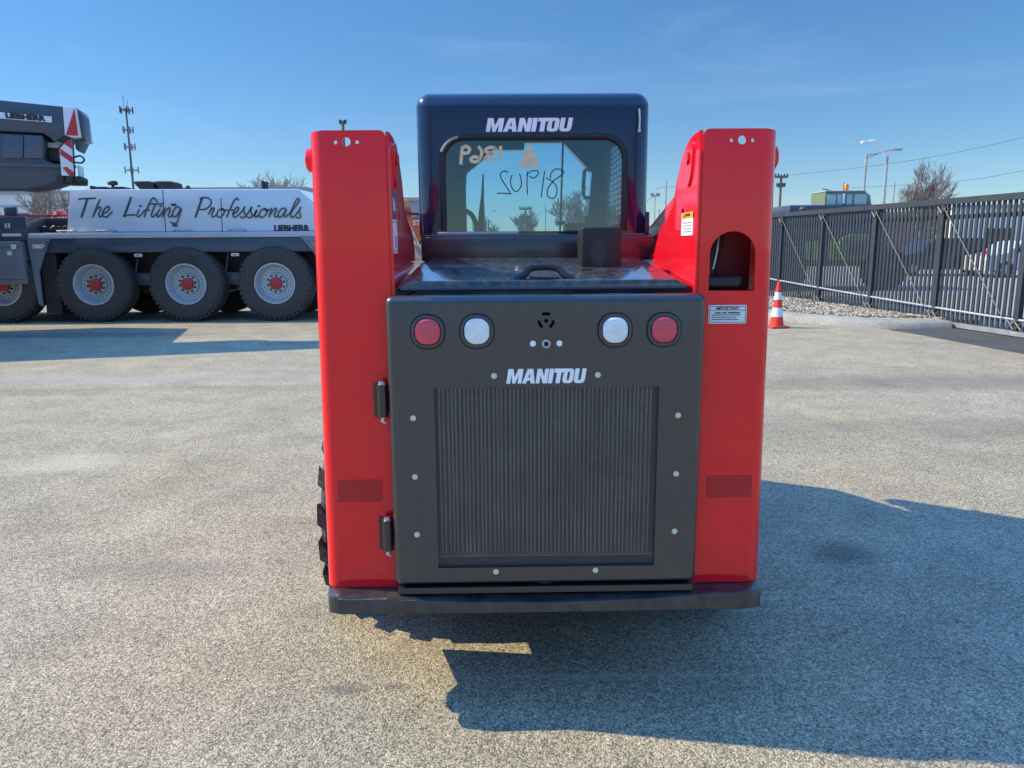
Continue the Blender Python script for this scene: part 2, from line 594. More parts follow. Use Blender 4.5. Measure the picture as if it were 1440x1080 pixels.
def tube(bm, pts, r, seg=8, caps=True):
    pts = [Vector(p) for p in pts]
    rs = r if isinstance(r, (list, tuple)) else [r] * len(pts)
    rings = []
    ref = None
    for i, p in enumerate(pts):
        d = (pts[min(i + 1, len(pts) - 1)] - pts[max(i - 1, 0)])
        if d.length < 1e-9:
            d = Vector((0, 0, 1))
        d.normalize()
        if ref is None:
            ref = Vector((0, 0, 1)) if abs(d.z) < 0.9 else Vector((1, 0, 0))
        s = d.cross(ref)
        if s.length < 1e-4:
            s = d.cross(Vector((0, 1, 0.3)))
        s.normalize()
        u = s.cross(d).normalized()
        ref = u
        rings.append([bm.verts.new(p + rs[i] * (math.cos(2 * math.pi * k / seg) * s + math.sin(2 * math.pi * k / seg) * u)) for k in range(seg)])
    for i in range(len(rings) - 1):
        for k in range(seg):
            bm.faces.new((rings[i][k], rings[i][(k + 1) % seg], rings[i + 1][(k + 1) % seg], rings[i + 1][k]))
    if caps:
        bm.faces.new(rings[0][::-1])
        bm.faces.new(rings[-1])


def smooth(pts, n=6, closed=False):
    pts = [Vector(p) for p in pts]
    out = []
    N = len(pts)
    rng = range(N if closed else N - 1)
    for i in rng:
        if closed:
            p0, p1, p2, p3 = pts[(i - 1) % N], pts[i], pts[(i + 1) % N], pts[(i + 2) % N]
        else:
            p0, p1, p2, p3 = pts[max(i - 1, 0)], pts[i], pts[i + 1], pts[min(i + 2, N - 1)]
        for k in range(n):
            s = k / n
            out.append(0.5 * ((2 * p1) + (p2 - p0) * s + (2 * p0 - 5 * p1 + 4 * p2 - p3) * s * s + (3 * p1 - p0 - 3 * p2 + p3) * s ** 3))
    if not closed:
        out.append(pts[-1])
    return out


def lathe(bm, prof, axis, centre, seg=32, caps=True):
    """prof = [(radius, along)], revolved round `axis` through centre"""
    c = Vector(centre)
    rings = []
    for (r, h) in prof:
        ring = []
        for k in range(seg):
            a = 2 * math.pi * k / seg
            u, v = r * math.cos(a), r * math.sin(a)
            p = {'x': (h, u, v), 'y': (u, h, v), 'z': (u, v, h)}[axis]
            ring.append(bm.verts.new(c + Vector(p)))
        rings.append(ring)
    fs = []
    for i in range(len(rings) - 1):
        for k in range(seg):
            fs.append(bm.faces.new((rings[i][k], rings[i][(k + 1) % seg], rings[i + 1][(k + 1) % seg], rings[i + 1][k])))
    if caps and prof[0][0] > 1e-5:
        fs.append(bm.faces.new(rings[0][::-1]))
    if caps and prof[-1][0] > 1e-5:
        fs.append(bm.faces.new(rings[-1]))
    bmesh.ops.remove_doubles(bm, verts=[v for rg in rings for v in rg], dist=1e-6)
    bmesh.ops.recalc_face_normals(bm, faces=[f for f in fs if f.is_valid])


def ribbon(bm, pts, w, plane):
    """flat brush stroke through 2-D points; plane(u, v) -> 3-D"""
    pts = [Vector((p[0], p[1], 0)) for p in pts]
    prev = None
    n = len(pts)
    for i, p in enumerate(pts):
        d = pts[min(i + 1, n - 1)] - pts[max(i - 1, 0)]
        d.normalize()
        nrm = Vector((-d.y, d.x, 0)) * w / 2
        q = p
        if i == 0:
            q = p - d * w * 0.35
        if i == n - 1:
            q = p + d * w * 0.35
        a, b = bm.verts.new(plane(*(q + nrm).xy)), bm.verts.new(plane(*(q - nrm).xy))
        if prev:
            bm.faces.new((prev[0], a, b, prev[1]))
        prev = (a, b)


def text_bm(bm, s, size, fn, bold=0.0, shear=0.0, align='CENTER', sx=1.0):
    """built-in font to flat mesh; fn(u, v) -> 3-D"""
    cu = bpy.data.curves.new('lettering', 'FONT')
    cu.body = s
    cu.size = size
    cu.offset = bold
    cu.shear = shear
    cu.align_x = align
    cu.align_y = 'CENTER'
    cu.resolution_u = 3
    o = bpy.data.objects.new('lettering', cu)
    C.objects.link(o)
    dg = bpy.context.evaluated_depsgraph_get()
    me = bpy.data.meshes.new_from_object(o.evaluated_get(dg))
    k0 = len(bm.verts)
    bm.from_mesh(me)
    bm.verts.ensure_lookup_table()
    for v in bm.verts[k0:]:
        v.co = Vector(fn(v.co.x * sx, v.co.y))
    bpy.data.objects.remove(o)
    bpy.data.curves.remove(cu)
    bpy.data.meshes.remove(me)


def basis_chain(o):
    M = Matrix.Identity(4)
    while o is not None:
        M = Matrix.LocRotScale(o.location, o.rotation_euler, o.scale) @ M
        o = o.parent
    return M


def obj(name, bm, m, parent=None, world=False, sharp=32, label=None):
    if world and parent is not None:
        bmesh.ops.transform(bm, matrix=basis_chain(parent).inverted(), verts=bm.verts)
    me = bpy.data.meshes.new(name)
    bm.to_mesh(me)
    bm.free()
    for x in (m if isinstance(m, (list, tuple)) else [m]):
        me.materials.append(x)
    if sharp:
        me.polygons.foreach_set('use_smooth', [True] * len(me.polygons))
        me.set_sharp_from_angle(angle=R(sharp))
    o = bpy.data.objects.new(name, me)
    C.objects.link(o)
    o.parent = parent
    if label:
        o['label'] = label
    return o


def boolean(o, cutter_bm):
    me = bpy.data.meshes.new('cutter')
    cutter_bm.to_mesh(me)
    cutter_bm.free()
    c = bpy.data.objects.new('cutter', me)
    C.objects.link(c)
    md = o.modifiers.new('cut', 'BOOLEAN')
    md.operation = 'DIFFERENCE'
    md.solver = 'EXACT'
    md.object = c
    par = o.parent
    o.parent = None
    dg = bpy.context.evaluated_depsgraph_get()
    dg.update()
    new = bpy.data.meshes.new_from_object(o.evaluated_get(dg))
    o.modifiers.clear()
    old = o.data
    nm = old.name
    o.data = new
    bpy.data.meshes.remove(old)
    new.name = nm
    bpy.data.objects.remove(c)
    bpy.data.meshes.remove(me)
    o.parent = par
    new.set_sharp_from_angle(angle=R(32))


def tag(o, label, cat, group=None, kind=None):
    o['label'] = label
    o['category'] = cat
    if group:
        o['group'] = group
    if kind:
        o['kind'] = kind
    return o


def thing(name, label, cat, loc=(0, 0, 0), rotz=0.0, group=None):
    o = bpy.data.objects.new(name, None)
    C.objects.link(o)
    o.location = loc
    o.rotation_euler = (0, 0, rotz)
    o.empty_display_size = 0.3
    return tag(o, label, cat, group)


def structure(name, bm, m, sharp=0):
    o = obj(name, bm, m, None, sharp=sharp)
    o['kind'] = 'structure'
    o['label'] = name.replace('_', ' ')
    return o


def copy_tree(o, parent=None):
    c = o.copy()
    C.objects.link(c)
    c.parent = parent
    for ch in [x for x in S.objects if x.parent == o]:
        copy_tree(ch, c)
    return c


NB = bmesh.new
#SPLIT_SETTING
# ------------------------------------------------------------------ ground
bm = NB()
bmesh.ops.create_grid(bm, x_segments=8, y_segments=8, size=500)
structure('ground', bm, ASPH)

# strip of darker asphalt under the gate
bm = NB()
plate(bm, [(6.50, 12.95), (6.62, 12.2), (6.86, 9.98), (7.2, 7.0), (7.4, 5.0), (12, 5.0), (12, 12.6), (7.9, 13.3)], [], 'z', 0.004, 0.003)
structure('asphalt_strip', bm, ASPH2)
# sunlit concrete yard beyond the gate
bm = NB()
plate(bm, [(8.2, 13.35), (12.2, 12.4), (60, 12), (80, 56), (6, 56), (6.0, 21), (7.0, 21)], [], 'z', 0.005, 0.004)
structure('concrete_yard', bm, CONC)
# raised kerb and gravel bed along the gate
kerb = [(4.2, 19.0), (5.02, 15.0), (5.35, 14.25), (5.85, 13.55), (6.35, 13.15), (6.9, 12.98), (7.65, 13.0)]
inner = [(4.75, 19.0), (5.5, 15.2), (5.78, 14.5), (6.2, 13.95), (6.6, 13.6), (7.0, 13.42), (7.62, 13.4)]
ks, ins = smooth([(p[0], p[1], 0) for p in kerb], 6), smooth([(p[0], p[1], 0) for p in inner], 6)
bm = NB()
rows = []
for a, b in zip(ks, ins):
    d = (b - a)
    rows.append([bm.verts.new((a.x, a.y, 0.001)), bm.verts.new((a + d * 0.06).to_tuple()[:2] + (0.09,)),
                 bm.verts.new((a + d * 0.22).to_tuple()[:2] + (0.13,)), bm.verts.new((b.x, b.y, 0.13)), bm.verts.new((b.x, b.y, 0.0))])
for r0, r1 in zip(rows[:-1], rows[1:]):
    for k in range(4):
        bm.faces.new((r0[k], r1[k], r1[k + 1], r0[k + 1]))
bm.faces.new(rows[-1])
bmesh.ops.recalc_face_normals(bm, faces=bm.faces)
structure('kerb', bm, CONC, 50)
bm = NB()
rnd = random.Random(5)
poly = [(v.x, v.y) for v in ins] + [(8.4, 13.4), (7.6, 19.5)]
plate(bm, poly, [], 'z', 0.11, 0.02)
for k in range(2600):      # loose stones lying on the bed
    y = rnd.uniform(13.45, 19.4)
    xl = max(v.x for v in ins if abs(v.y - y) < 0.5) if any(abs(v.y - y) < 0.5 for v in ins) else 5.0
    x = rnd.uniform(xl + 0.03, 7.8)
    s = rnd.uniform(0.018, 0.05)
    t = bmesh.new()
    bmesh.ops.create_icosphere(t, subdivisions=1, radius=s)
    for v in t.verts:
        v.co = Vector((v.co.x * rnd.uniform(0.8, 1.3) + x, v.co.y * rnd.uniform(0.8, 1.3) + y, v.co.z * 0.6 + 0.115 + rnd.uniform(0, 0.02)))
    merge(bm, t)
g = structure('gravel_bed', bm, GRAV)
#SPLIT_LOADER
# ------------------------------------------------------------------ skid steer loader
LD = thing('skid_steer_loader', 'red and black skid steer loader seen from behind, white lettering on cab and rear door', 'loader',
           (0.1009, 2.2704, 0), 0.0161)


def flare(bm, sgn):
    """towers widen slightly towards the bottom on their outer side; mirror for the left one"""
    for v in bm.verts:
        k = min(1, max(0, (v.co.x - 0.46) / 0.2))
        v.co.x += (1.825 - v.co.z) * 0.0125 * k
        if sgn < 0:
            v.co.x = -v.co.x
    if sgn < 0:
        bmesh.ops.reverse_faces(bm, faces=bm.faces)


TW_IN = [(.008, 1.822), (.10, 1.817), (.165, 1.80), (.23, 1.76), (.285, 1.70), (.325, 1.62), (.40, 1.585), (.53, 1.55), (.585, 1.50),
         (.62, 1.46), (1.0, 1.45), (1.9, 1.15), (2.2, .80), (2.2, .36), (.5, .36), (.25, .40), (.008, .418)]
TW_OUT = [(.045, 1.822), (.12, 1.817), (.19, 1.79), (.26, 1.72), (.325, 1.62), (.42, 1.56), (.70, 1.48), (.95, 1.36), (.95, 1.05), (.62, .96),
          (.44, .85), (.415, .60), (.40, .295), (.15, .365), (.045, .418)]
for sgn in (-1, 1):
    bm = NB()
    holes = [circ(.574, 1.793, .0125, 18), circ(.543, 1.792, .0055, 10), circ(.605, 1.792, .0055, 10)]
    if sgn > 0:
        holes.append([(.492, 1.358), (.626, 1.356)] + [(.559 + .067 * math.cos(R(a)), 1.466 + .067 * math.sin(R(a))) for a in range(0, 181, 15)])
    xo, r = .684, .042
    out = [(xo - r, .418), (xo - r, 1.825)] + [(.462 + .016 - .016 * math.sin(R(a)), 1.825 - .016 + .016 * math.cos(R(a))) for a in (0, 30, 60, 90)] + [(.462, .418)]
    plate(bm, out, holes, 'y', 0.0, 0.008)
    # rounded outer corner
    prev = None
    for k in range(9):
        a = R(90 * k / 8)
        x, y = xo - r + r * math.sin(a), r - r * math.cos(a)
        cur = [bm.verts.new((x, y, .418)), bm.verts.new((x, y, 1.825 - .006 * k / 8))]
        if prev:
            bm.faces.new((prev[0], cur[0], cur[1], prev[1]))
        prev = cur
    plate(bm, [(max(p[0], r), p[1]) for p in TW_OUT], [circ(.12, 1.755, .02)], 'x', xo, xo - .008)
    plate(bm, TW_IN, [circ(.187, 1.592, .017)], 'x', .452, .462)
    bmesh.ops.remove_doubles(bm, verts=bm.verts, dist=1e-5)
    flare(bm, sgn)
    tw = obj('tower', bm, RED, LD)
    # pivot pin: cap outside, lobe plate and pin end inside
    bm = NB()
    lathe(bm, [(.0, .718), (.028, .718), (.036, .713), (.037, .695), (.037, .686)], 'x', (0, .12, 1.755), 28)
    b2_ = NB()
    lathe(b2_, [(.0, .447), (.016, .447), (.018, .444), (.018, .440), (.0, .440)], 'x', (0, .12, 1.755), 20)
    for b_, nm in ((bm, 'pivot_cap'), (b2_, 'pin_end')):
        if sgn < 0:
            for v in b_.verts:
                v.co.x = -v.co.x
            bmesh.ops.reverse_faces(b_, faces=b_.faces)
        obj(nm, b_, RED, tw)
    bm = NB()
    plate(bm, smooth2 := [(p.x, p.y) for p in smooth([(.07, 1.79, 0), (.12, 1.815 - .015, 0), (.165, 1.76, 0), (.16, 1.705, 0), (.12, 1.67, 0), (.085, 1.70, 0), (.07, 1.75, 0)], 5, True)],
          [circ(.12, 1.755, .019)], 'x', .446, .452)
    if sgn < 0:
        for v in bm.verts:
            v.co.x = -v.co.x
        bmesh.ops.reverse_faces(bm, faces=bm.faces)
    obj('pin_plate', bm, RED, tw)
    # red reflective patch low on the rear face
    bm = NB()
    x0, x1 = (.512, .655) if sgn > 0 else (-.650, -.512)
    plate(bm, rrect((x0 + x1) / 2, .741, x1 - x0, .072, .004, 2), [], 'y', -.0015, 0.0)
    obj('reflector', bm, RED_DECAL, tw)
    # lift arm between the plates, running forward beside the cab
    bm = NB()
    path = [(.02, 1.70), (.30, 1.72), (1.2, 1.52), (2.0, 1.36), (2.35, 1.15), (2.6, .55), (2.75, .40), (2.55, .36), (2.4, .50), (2.15, 1.05), (1.9, 1.2), (1.1, 1.38), (.30, 1.55), (.06, 1.60)]
    plate(bm, path, [], 'x', .50, .62, .01)
    if sgn < 0:
        for v in bm.verts:
            v.co.x = -v.co.x
        bmesh.ops.reverse_faces(bm, faces=bm.faces)
    obj('lift_arm', bm, RED, LD)

# labels on the towers
for sgn in (-1, 1):
    bm = NB()
    tube(bm, [(sgn * .4525, .004, .47 + .02 * k + .002 * math.sin(k * 2.3)) for k in range(66)], .0035, 6)
    obj('weld_bead', bm, RED, LD)
bm = NB()
plate(bm, rrect(.553, 1.286, .116, .056, .003, 2), [], 'y', -.002, 0.0)
lb = obj('notice_label', bm, LABEL, LD, label='white notice label with black lines of writing')
bm = NB()
for z in (1.310, 1.262):
    box(bm, .4985, .6075, -.0034, -.0028, z - .0005, z + .0005)
for x in (.4985, .6075):
    box(bm, x - .0005, x + .0005, -.0034, -.0028, 1.262, 1.310)
box(bm, .499, .607, -.0034, -.0028, 1.2978, 1.2986)
text_bm(bm, 'IMPORTANT', .0125, lambda u, v: (.553 + u, -.003, 1.3035 + v), .0003)
for a, b in ((.515, .533), (.537, .550), (.554, .590)):
    box(bm, a, b, -.0033, -.0027, 1.2890, 1.2925)
for k, w in enumerate((.088, .075, .082)):
    box(bm, .505, .505 + w, -.0033, -.0027, 1.2835 - k * .007, 1.2853 - k * .007)
obj('notice_writing', bm, INK, lb, sharp=0)
# warning label, sunlit inner face of the right tower (faces -x)
bm = NB()
box(bm, .4495, .4515, .045, .190, 1.522, 1.575)
lb = obj('warning_label', bm, LABEL, LD, label='white warning label with orange header band')
bm = NB()
box(bm, .4485, .4495, .045, .190, 1.575, 1.593)
wh = obj('header_band', bm, ORANGE, lb)
bm = NB()
text_bm(bm, 'WARNING', .013, lambda u, v: (.448, .105 - u, 1.584 + v), .0004)
plate(bm, [(.160, 1.578), (.148, 1.590), (.136, 1.578)], [], 'x', .4480, .4484)
for k in range(4):
    box(bm, .4488, .4494, .06, .175 - .01 * (k % 2), 1.533 + k * .009, 1.5345 + k * .009)
obj('warning_writing', bm, INK, lb, sharp=0)
# labels on the shaded inner face of the left tower (faces +x)
bm = NB()
box(bm, -.4515, -.4500, .02, .088, 1.585, 1.655)
lb = obj('dark_label', bm, mat('label_teal', (.03, .09, .11), .4), LD, label='dark label with a white pictogram')
bm = NB()
for k in range(3):
    box(bm, -.4499, -.4494, .03 + .018 * k, .040 + .018 * k, 1.60, 1.64 - .008 * k)
obj('pictogram', bm, LABEL, lb)
bm = NB()
box(bm, -.4515, -.4500, .012, .105, 1.475, 1.575)
lb = obj('white_label', bm, LABEL, LD, label='white label on the inner side of the left tower')
for z in (1.482, 1.568):
    bm = NB()
    box(bm, -.4499, -.4494, .018, .099, z - .001, z + .001)
    obj('label_line', bm, INK, lb)
bm = NB()
box(bm, -.4499, -.4494, .06, .075, 1.49, 1.525)
obj('label_writing', bm, INK, lb)

# hose and cap seen through the arched opening of the right tower
bm = NB()
tube(bm, smooth([(.535, .09, 1.60), (.532, .085, 1.52), (.520, .08, 1.46), (.508, .075, 1.41), (.512, .09, 1.36)], 6), .026, 14)
hs_ = obj('hose', bm, HOSE, LD)
bm = NB()
tube(bm, smooth([(.532, .055, 1.515), (.527, .05, 1.47), (.516, .046, 1.42)], 5), .0035, 8)
obj('steel_clip', bm, STEEL, hs_)
bm = NB()
box(bm, .489, .598, .012, .10, 1.362, 1.398, .014, 3)
box(bm, .575, .603, .018, .09, 1.366, 1.400, .010, 3)
obj('filler_cap', bm, PLASTIC, LD)
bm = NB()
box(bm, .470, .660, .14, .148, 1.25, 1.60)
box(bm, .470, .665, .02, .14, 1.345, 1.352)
obj('inner_web', bm, mat('shaded_red', (.16, .006, .016), .5), LD)  # red paint like the tower, with deep shade put into the colour

# ---- rear door
DX, Z0, Z1, YF = .4735, .447, 1.352, -.058
bm = NB()
gx0, gx1, gz0, gz1 = -.335, .340, .505, 1.078
vent = [circ(0, 1.277, .0062, 12)]
for a in (90, 210, 330):
    vent.append(arc_slot(0, 1.277, .021, .0095, a - 32, a + 32))
holes = [[(gx0, gz0), (gx1, gz0), (gx1, gz1), (gx0, gz1)]] + vent
plate(bm, rrect(0, (Z0 + Z1) / 2, DX * 2, Z1 - Z0, .0225, 4), holes, 'y', YF, YF + .055, .0205, 5, False)
DOOR = obj('rear_door', bm, SATIN, LD, sharp=40)
bm = NB()
box(bm, -.10, .10, -.02, -.015, 1.23, 1.33)
obj('vent_backing', bm, DARKIN, DOOR)
bm = NB()
box(bm, gx0 - .004, gx1 + .004, YF + .012, YF + .0125, gz0 - .004, gz1 + .004)
obj('perforated_grille', bm, PERF, DOOR, sharp=0)
# vertical fins behind the grille
bm = NB()
box(bm, gx0, gx1, -.0075, -.003, gz0, gz1)
obj('radiator_core', bm, mat('core_grey', (.03, .033, .04), .5, metal=.3, var=.3, scale=20), DOOR)
bm = NB()
x = gx0 + .012
k = 0
while x < gx1 - .01:
    t = bmesh.new()
    w = .0045
    pts = [(x - w, -.008), (x - .002, -.034), (x + .002, -.034), (x + w, -.008)]
    plate(bm, pts, [], 'z', gz0 + .035, gz1)
    x += .0126 + .0012 * math.sin(k * 1.7)
    k += 1
obj('radiator_fins', bm, FIN, DOOR)
bm = NB()
box(bm, gx0, gx1, -.042, -.012, gz0 + .030, gz0 + .0345)
obj('grille_ledge', bm, FIN, DOOR)
# cream plugs
for (x, z) in [(-.155, 1.1135), (.155, 1.1135), (-.40, .987), (.40, .987), (-.40, .803), (.40, .803), (-.399, .617), (.401, .617), (-.156, .491), (.156, .491)]:
    bm = NB()
    lathe(bm, [(0, -.0055), (.005, -.0050), (.0082, -.0032), (.0092, 0)], 'y', (x, YF, z), 14)
    obj('plug', bm, CREAM, DOOR)
# lamps
for (x, m_, nm, lab) in [(-.349, LENS_R, 'tail_lamp', 'red tail lamp'), (.349, LENS_R, 'tail_lamp', 'red tail lamp'),
                         (-.204, LENS_W, 'reversing_lamp', 'clear reversing lamp'), (.204, LENS_W, 'reversing_lamp', 'clear reversing lamp')]:
    z = 1.248
    bm = NB()
    plate(bm, rrect(x, z, .098, .098, .043, 8), [rrect(x, z, .080, .080, .035, 8)], 'y', YF - .008, YF, .003, 2)
    b2_ = NB()
    plate(b2_, rrect(x, z, .081, .081, .036, 8), [], 'y', YF - .003, YF - .0005)
    for sx in (-1, 1):
        for sz in (-1, 1):
            lathe(bm, [(0, -.0105), (.0028, -.0100), (.0034, -.0080)], 'y', (x + sx * .0345, YF, z + sz * .0345), 10)
    h = obj('lamp_bezel', bm, BEZ, DOOR)
    h.name = nm
    obj('recess', b2_, INK2, h)
    bm = NB()
    plate(bm, rrect(x, z, .1045, .1045, .046, 8), [rrect(x, z, .0975, .0975, .043, 8)], 'y', YF - .003, YF - .0002)
    obj('gasket', bm, INK2, h)
    bm = NB()
    prev = None
    for (s, y) in ((1.0, 0.002), (.985, .0075), (.95, .0100), (.86, .0112), (.55, .0122), (.25, .0127)):
        ring = [bm.verts.new((p[0], YF - y, p[1])) for p in rrect(x, z, .075 * s, .077 * s, .032 * s, 8)]
        if prev:
            for k in range(len(ring)):
                bm.faces.new((prev[k], prev[(k + 1) % len(ring)], ring[(k + 1) % len(ring)], ring[k]))
        prev = ring
    bm.faces.new(prev)
    bmesh.ops.recalc_face_normals(bm, faces=bm.faces)
    obj('lens', bm, m_, h, sharp=60)
# lock with a white plug either side
for x in (-.039, .0395):
    bm = NB()
    lathe(bm, [(0, -.0040), (.0078, -.0036), (.0092, 0)], 'y', (x, YF, 1.2095), 16)
    obj('white_plug', bm, WHITE, DOOR)
bm = NB()
lathe(bm, [(.0065, -.002), (.0075, -.010), (.0125, -.011), (.0145, -.008), (.015, 0)], 'y', (0, YF, 1.2095), 24)
lk = obj('door_lock', bm, STEEL, DOOR)
bm = NB()
lathe(bm, [(0, -.004), (.0072, -.004), (.0072, -.001)], 'y', (0, YF, 1.2095), 16)
obj('keyhole', bm, DARKIN, lk)

# heavy italic lettering built from outlines
HEAVY = {
    'M': (1.12, [[(0, 0), (0, 1), (.38, 1), (.56, .42), (.74, 1), (1.12, 1), (1.12, 0), (.83, 0), (.83, .60), (.66, 0), (.46, 0), (.29, .60), (.29, 0)]]),
    'A': (.94, [[(0, 0), (.26, 1), (.68, 1), (.94, 0), (.63, 0), (.585, .20), (.355, .20), (.31, 0)], [(.395, .40), (.545, .40), (.47, .74)]]),
    'N': (.86, [[(0, 0), (0, 1), (.32, 1), (.57, .46), (.57, 1), (.86, 1), (.86, 0), (.54, 0), (.29, .54), (.29, 0)]]),
    'I': (.32, [[(0, 0), (0, 1), (.32, 1), (.32, 0)]]),
    'T': (.62, [[(.0, .74), (.0, 1), (.72, 1), (.72, .74), (.52, .74), (.52, 0), (.20, 0), (.20, .74)]]),
    'O': (.80, [[(.24, 0), (.56, 0), (.70, .05), (.78, .16), (.80, .30), (.80, .72), (.77, .87), (.69, .97), (.56, 1), (.02, 1), (.02, .76), (.10, .74), (.02, .66), (0, .30), (.02, .14), (.10, .04)],
                [(.40, .20), (.33, .23), (.31, .30), (.31, .70), (.33, .77), (.40, .80), (.47, .77), (.49, .70), (.49, .30), (.47, .23)]]),
    'U': (.82, [[(.24, 0), (.58, 0), (.72, .05), (.80, .16), (.82, .30), (.82, 1), (.52, 1), (.52, .30), (.48, .22), (.41, .20), (.34, .22), (.31, .30), (.31, 1), (0, 1), (0, .28), (.03, .13), (.11, .04)]]),
}


def heavy(bm, s, x0, x1, z0, z1, y, gap=.055, shear=.17):
    tot = sum(HEAVY[c][0] for c in s) + gap * (len(s) - 1) + shear
    k = (x1 - x0) / tot
    u = 0
    for i, c in enumerate(s):
        w, loops = HEAVY[c]
        f = lambda p: (x0 + (u + p[0] + shear * p[1]) * k, z0 + p[1] * (z1 - z0))
        plate(bm, [f(p) for p in loops[0]], [[f(p) for p in q] for q in loops[1:]], 'y', y - .0012 - .0003 * i, y)
        u += w + gap


bm = NB()
heavy(bm, 'MANITOU', -.119, .121, 1.090, 1.134, YF)
obj('lettering', bm, WHITE, DOOR, sharp=0, label='white italic capital lettering above the grille')

# hinges on the left edge of the door
for z in (1.037, .607):
    bm = NB()
    box(bm, -.525, -.500, -.006, .0, z - .058, z + .048)
    h = obj('hinge', bm, GLOSSK, LD)
    bm = NB()
    tube(bm, [(-.494, -.030, z - .050), (-.494, -.030, z + .050)], .0165, 18)
    box(bm, -.505, -.484, -.03, -.004, z - .050, z + .050)
    obj('barrel', bm, GLOSSK, h)
    bm = NB()
    tube(bm, [(-.494, -.030, z - .066), (-.494, -.030, z + .056)], .006, 10)
    lathe(bm, [(0, .060), (.010, .059), (.012, .050)], 'z', (-.494, -.030, z), 14)
    tube(bm, [(-.502, -.034, z - .062), (-.486, -.034, z - .070)], .003, 6)
    obj('hinge_pin', bm, STEEL, h)

# ---- bumper plate: thick ends, thinner swept middle, inner lip with a raised boss
bm = NB()
out = [(p.x, p.y) for p in smooth([(-.60, .16, 0), (-.675, .12, 0), (-.692, .02, 0), (-.690, -.035, 0), (-.668, -.062, 0), (-.60, -.068, 0), (-.30, -.073, 0), (0, -.075, 0),
                                   (.30, -.073, 0), (.60, -.068, 0), (.668, -.062, 0), (.690, -.035, 0), (.692, .02, 0), (.675, .12, 0), (.60, .16, 0)], 4)]
plate(bm, out, [], 'z', .416, .361, .007, 2)
for v in bm.verts:          # middle of the top edge dips
    if v.co.y < -.03 and v.co.z > .38:
        v.co.z -= .020 * max(0, 1 - (v.co.x / .50) ** 2) ** .7
BP = obj('bumper', bm, mat('bumper_paint', (0.014, 0.015, 0.018), 0.34, coat=.6, var=.25, scale=3, dust=.15, bump=.08, bscale=40, crough=.15), LD)
bm = NB()
plate(bm, [(-.66, .17), (-.690, .12), (-.690, .05), (-.665, .012), (.665, .012), (.690, .05), (.690, .12), (.66, .17)], [], 'z', .356, .318, .006, 2)
obj('counterweight', bm, CR_BLACK, BP)
bm = NB()
lip = [(-.475, .10), (-.478, .0), (-.465, -.052), (.465, -.052), (.478, .0), (.475, .10)]
plate(bm, lip, [], 'z', .438, .417, .006, 2)
obj('bumper_lip', bm, GLOSSK, BP)
rw = random.Random(11)
for k in range(16):
    x = rw.uniform(-.64, .64) if k % 2 else rw.uniform(-.64, -.2)
    w = rw.uniform(.012, .05)
    bm = NB()
    zt = .416 - .020 * max(0, 1 - (x / .50) ** 2) ** .7
    box(bm, x - w, x + w, -.0675 - rw.uniform(0, .003), -.062, zt - .0075, zt - .0035)
    obj('worn_edge', bm, STEELD, BP)
bm = NB()
lathe(bm, [(0, .030), (.040, .028), (.052, .018), (.056, 0)], 'z', (0, .018, .424), 28)
obj('tow_boss', bm, CR_BLACK, BP)

# ---- engine hood
bm = NB()
plate(bm, [(-.40, 1.392), (-.445, 1.372), (-.445, 1.36), (.445, 1.36), (.445, 1.372), (.40, 1.392)], [], 'y', .028, .70, .004, 2)
for v in bm.verts:
    v.co.z += (v.co.y - .028) * .085
    if v.co.y > .3:
        v.co.x *= .985
HD = obj('engine_hood', bm, HOODM, LD)
bm = NB()
box(bm, -.448, .448, .026, .06, 1.360, 1.372, .004, 2)
box(bm, -.462, .462, -.004, .024, 1.335, 1.349, .004, 2)
obj('hood_lip', bm, BLACK, HD)
# handle
bm = NB()
tube(bm, smooth([(-.087, .055, 1.392), (-.062, .062, 1.405), (-.040, .072, 1.425), (0.0, .076, 1.430), (.042, .072, 1.425), (.064, .062, 1.405), (.090, .055, 1.392)], 5), .011, 10)
box(bm, -.045, .048, .050, .064, 1.392, 1.400, .003)
obj('hood_handle', bm, PLASTIC, HD)
for x in (-.076, -.014):
    bm = NB()
    lathe(bm, [(0, .016), (.007, .015), (.008, 0)], 'z', (x, .30, 1.412), 12)
    obj('hood_bolt', bm, STEEL, HD)
# exhaust box
bm = NB()
box(bm, .148, .286, .36, .50, 1.414, 1.555, .006, 3)
EX = obj('exhaust_box', bm, PLASTIC, LD)
bm = NB()
plate(bm, [(.208 + .034 * math.cos(R(a)), 1.472 + .050 * math.sin(R(a))) for a in range(0, 360, 12)],
      [[(.208 + .030 * math.cos(R(a)), 1.472 + .046 * math.sin(R(a))) for a in range(0, 360, 12)]], 'y', .355, .36)
plate(bm, [(.208 + .030 * math.cos(R(a)), 1.472 + .046 * math.sin(R(a))) for a in range(0, 360, 12)], [], 'y', .3585, .3598)
obj('oval_outlet', bm, mat('outlet_grey', (.03, .035, .042), .5), EX)
for x in (.163, .270):
    bm = NB()
    box(bm, x - .006, x + .006, .352, .36, 1.413, 1.418)
    obj('bracket', bm, STEEL, EX)

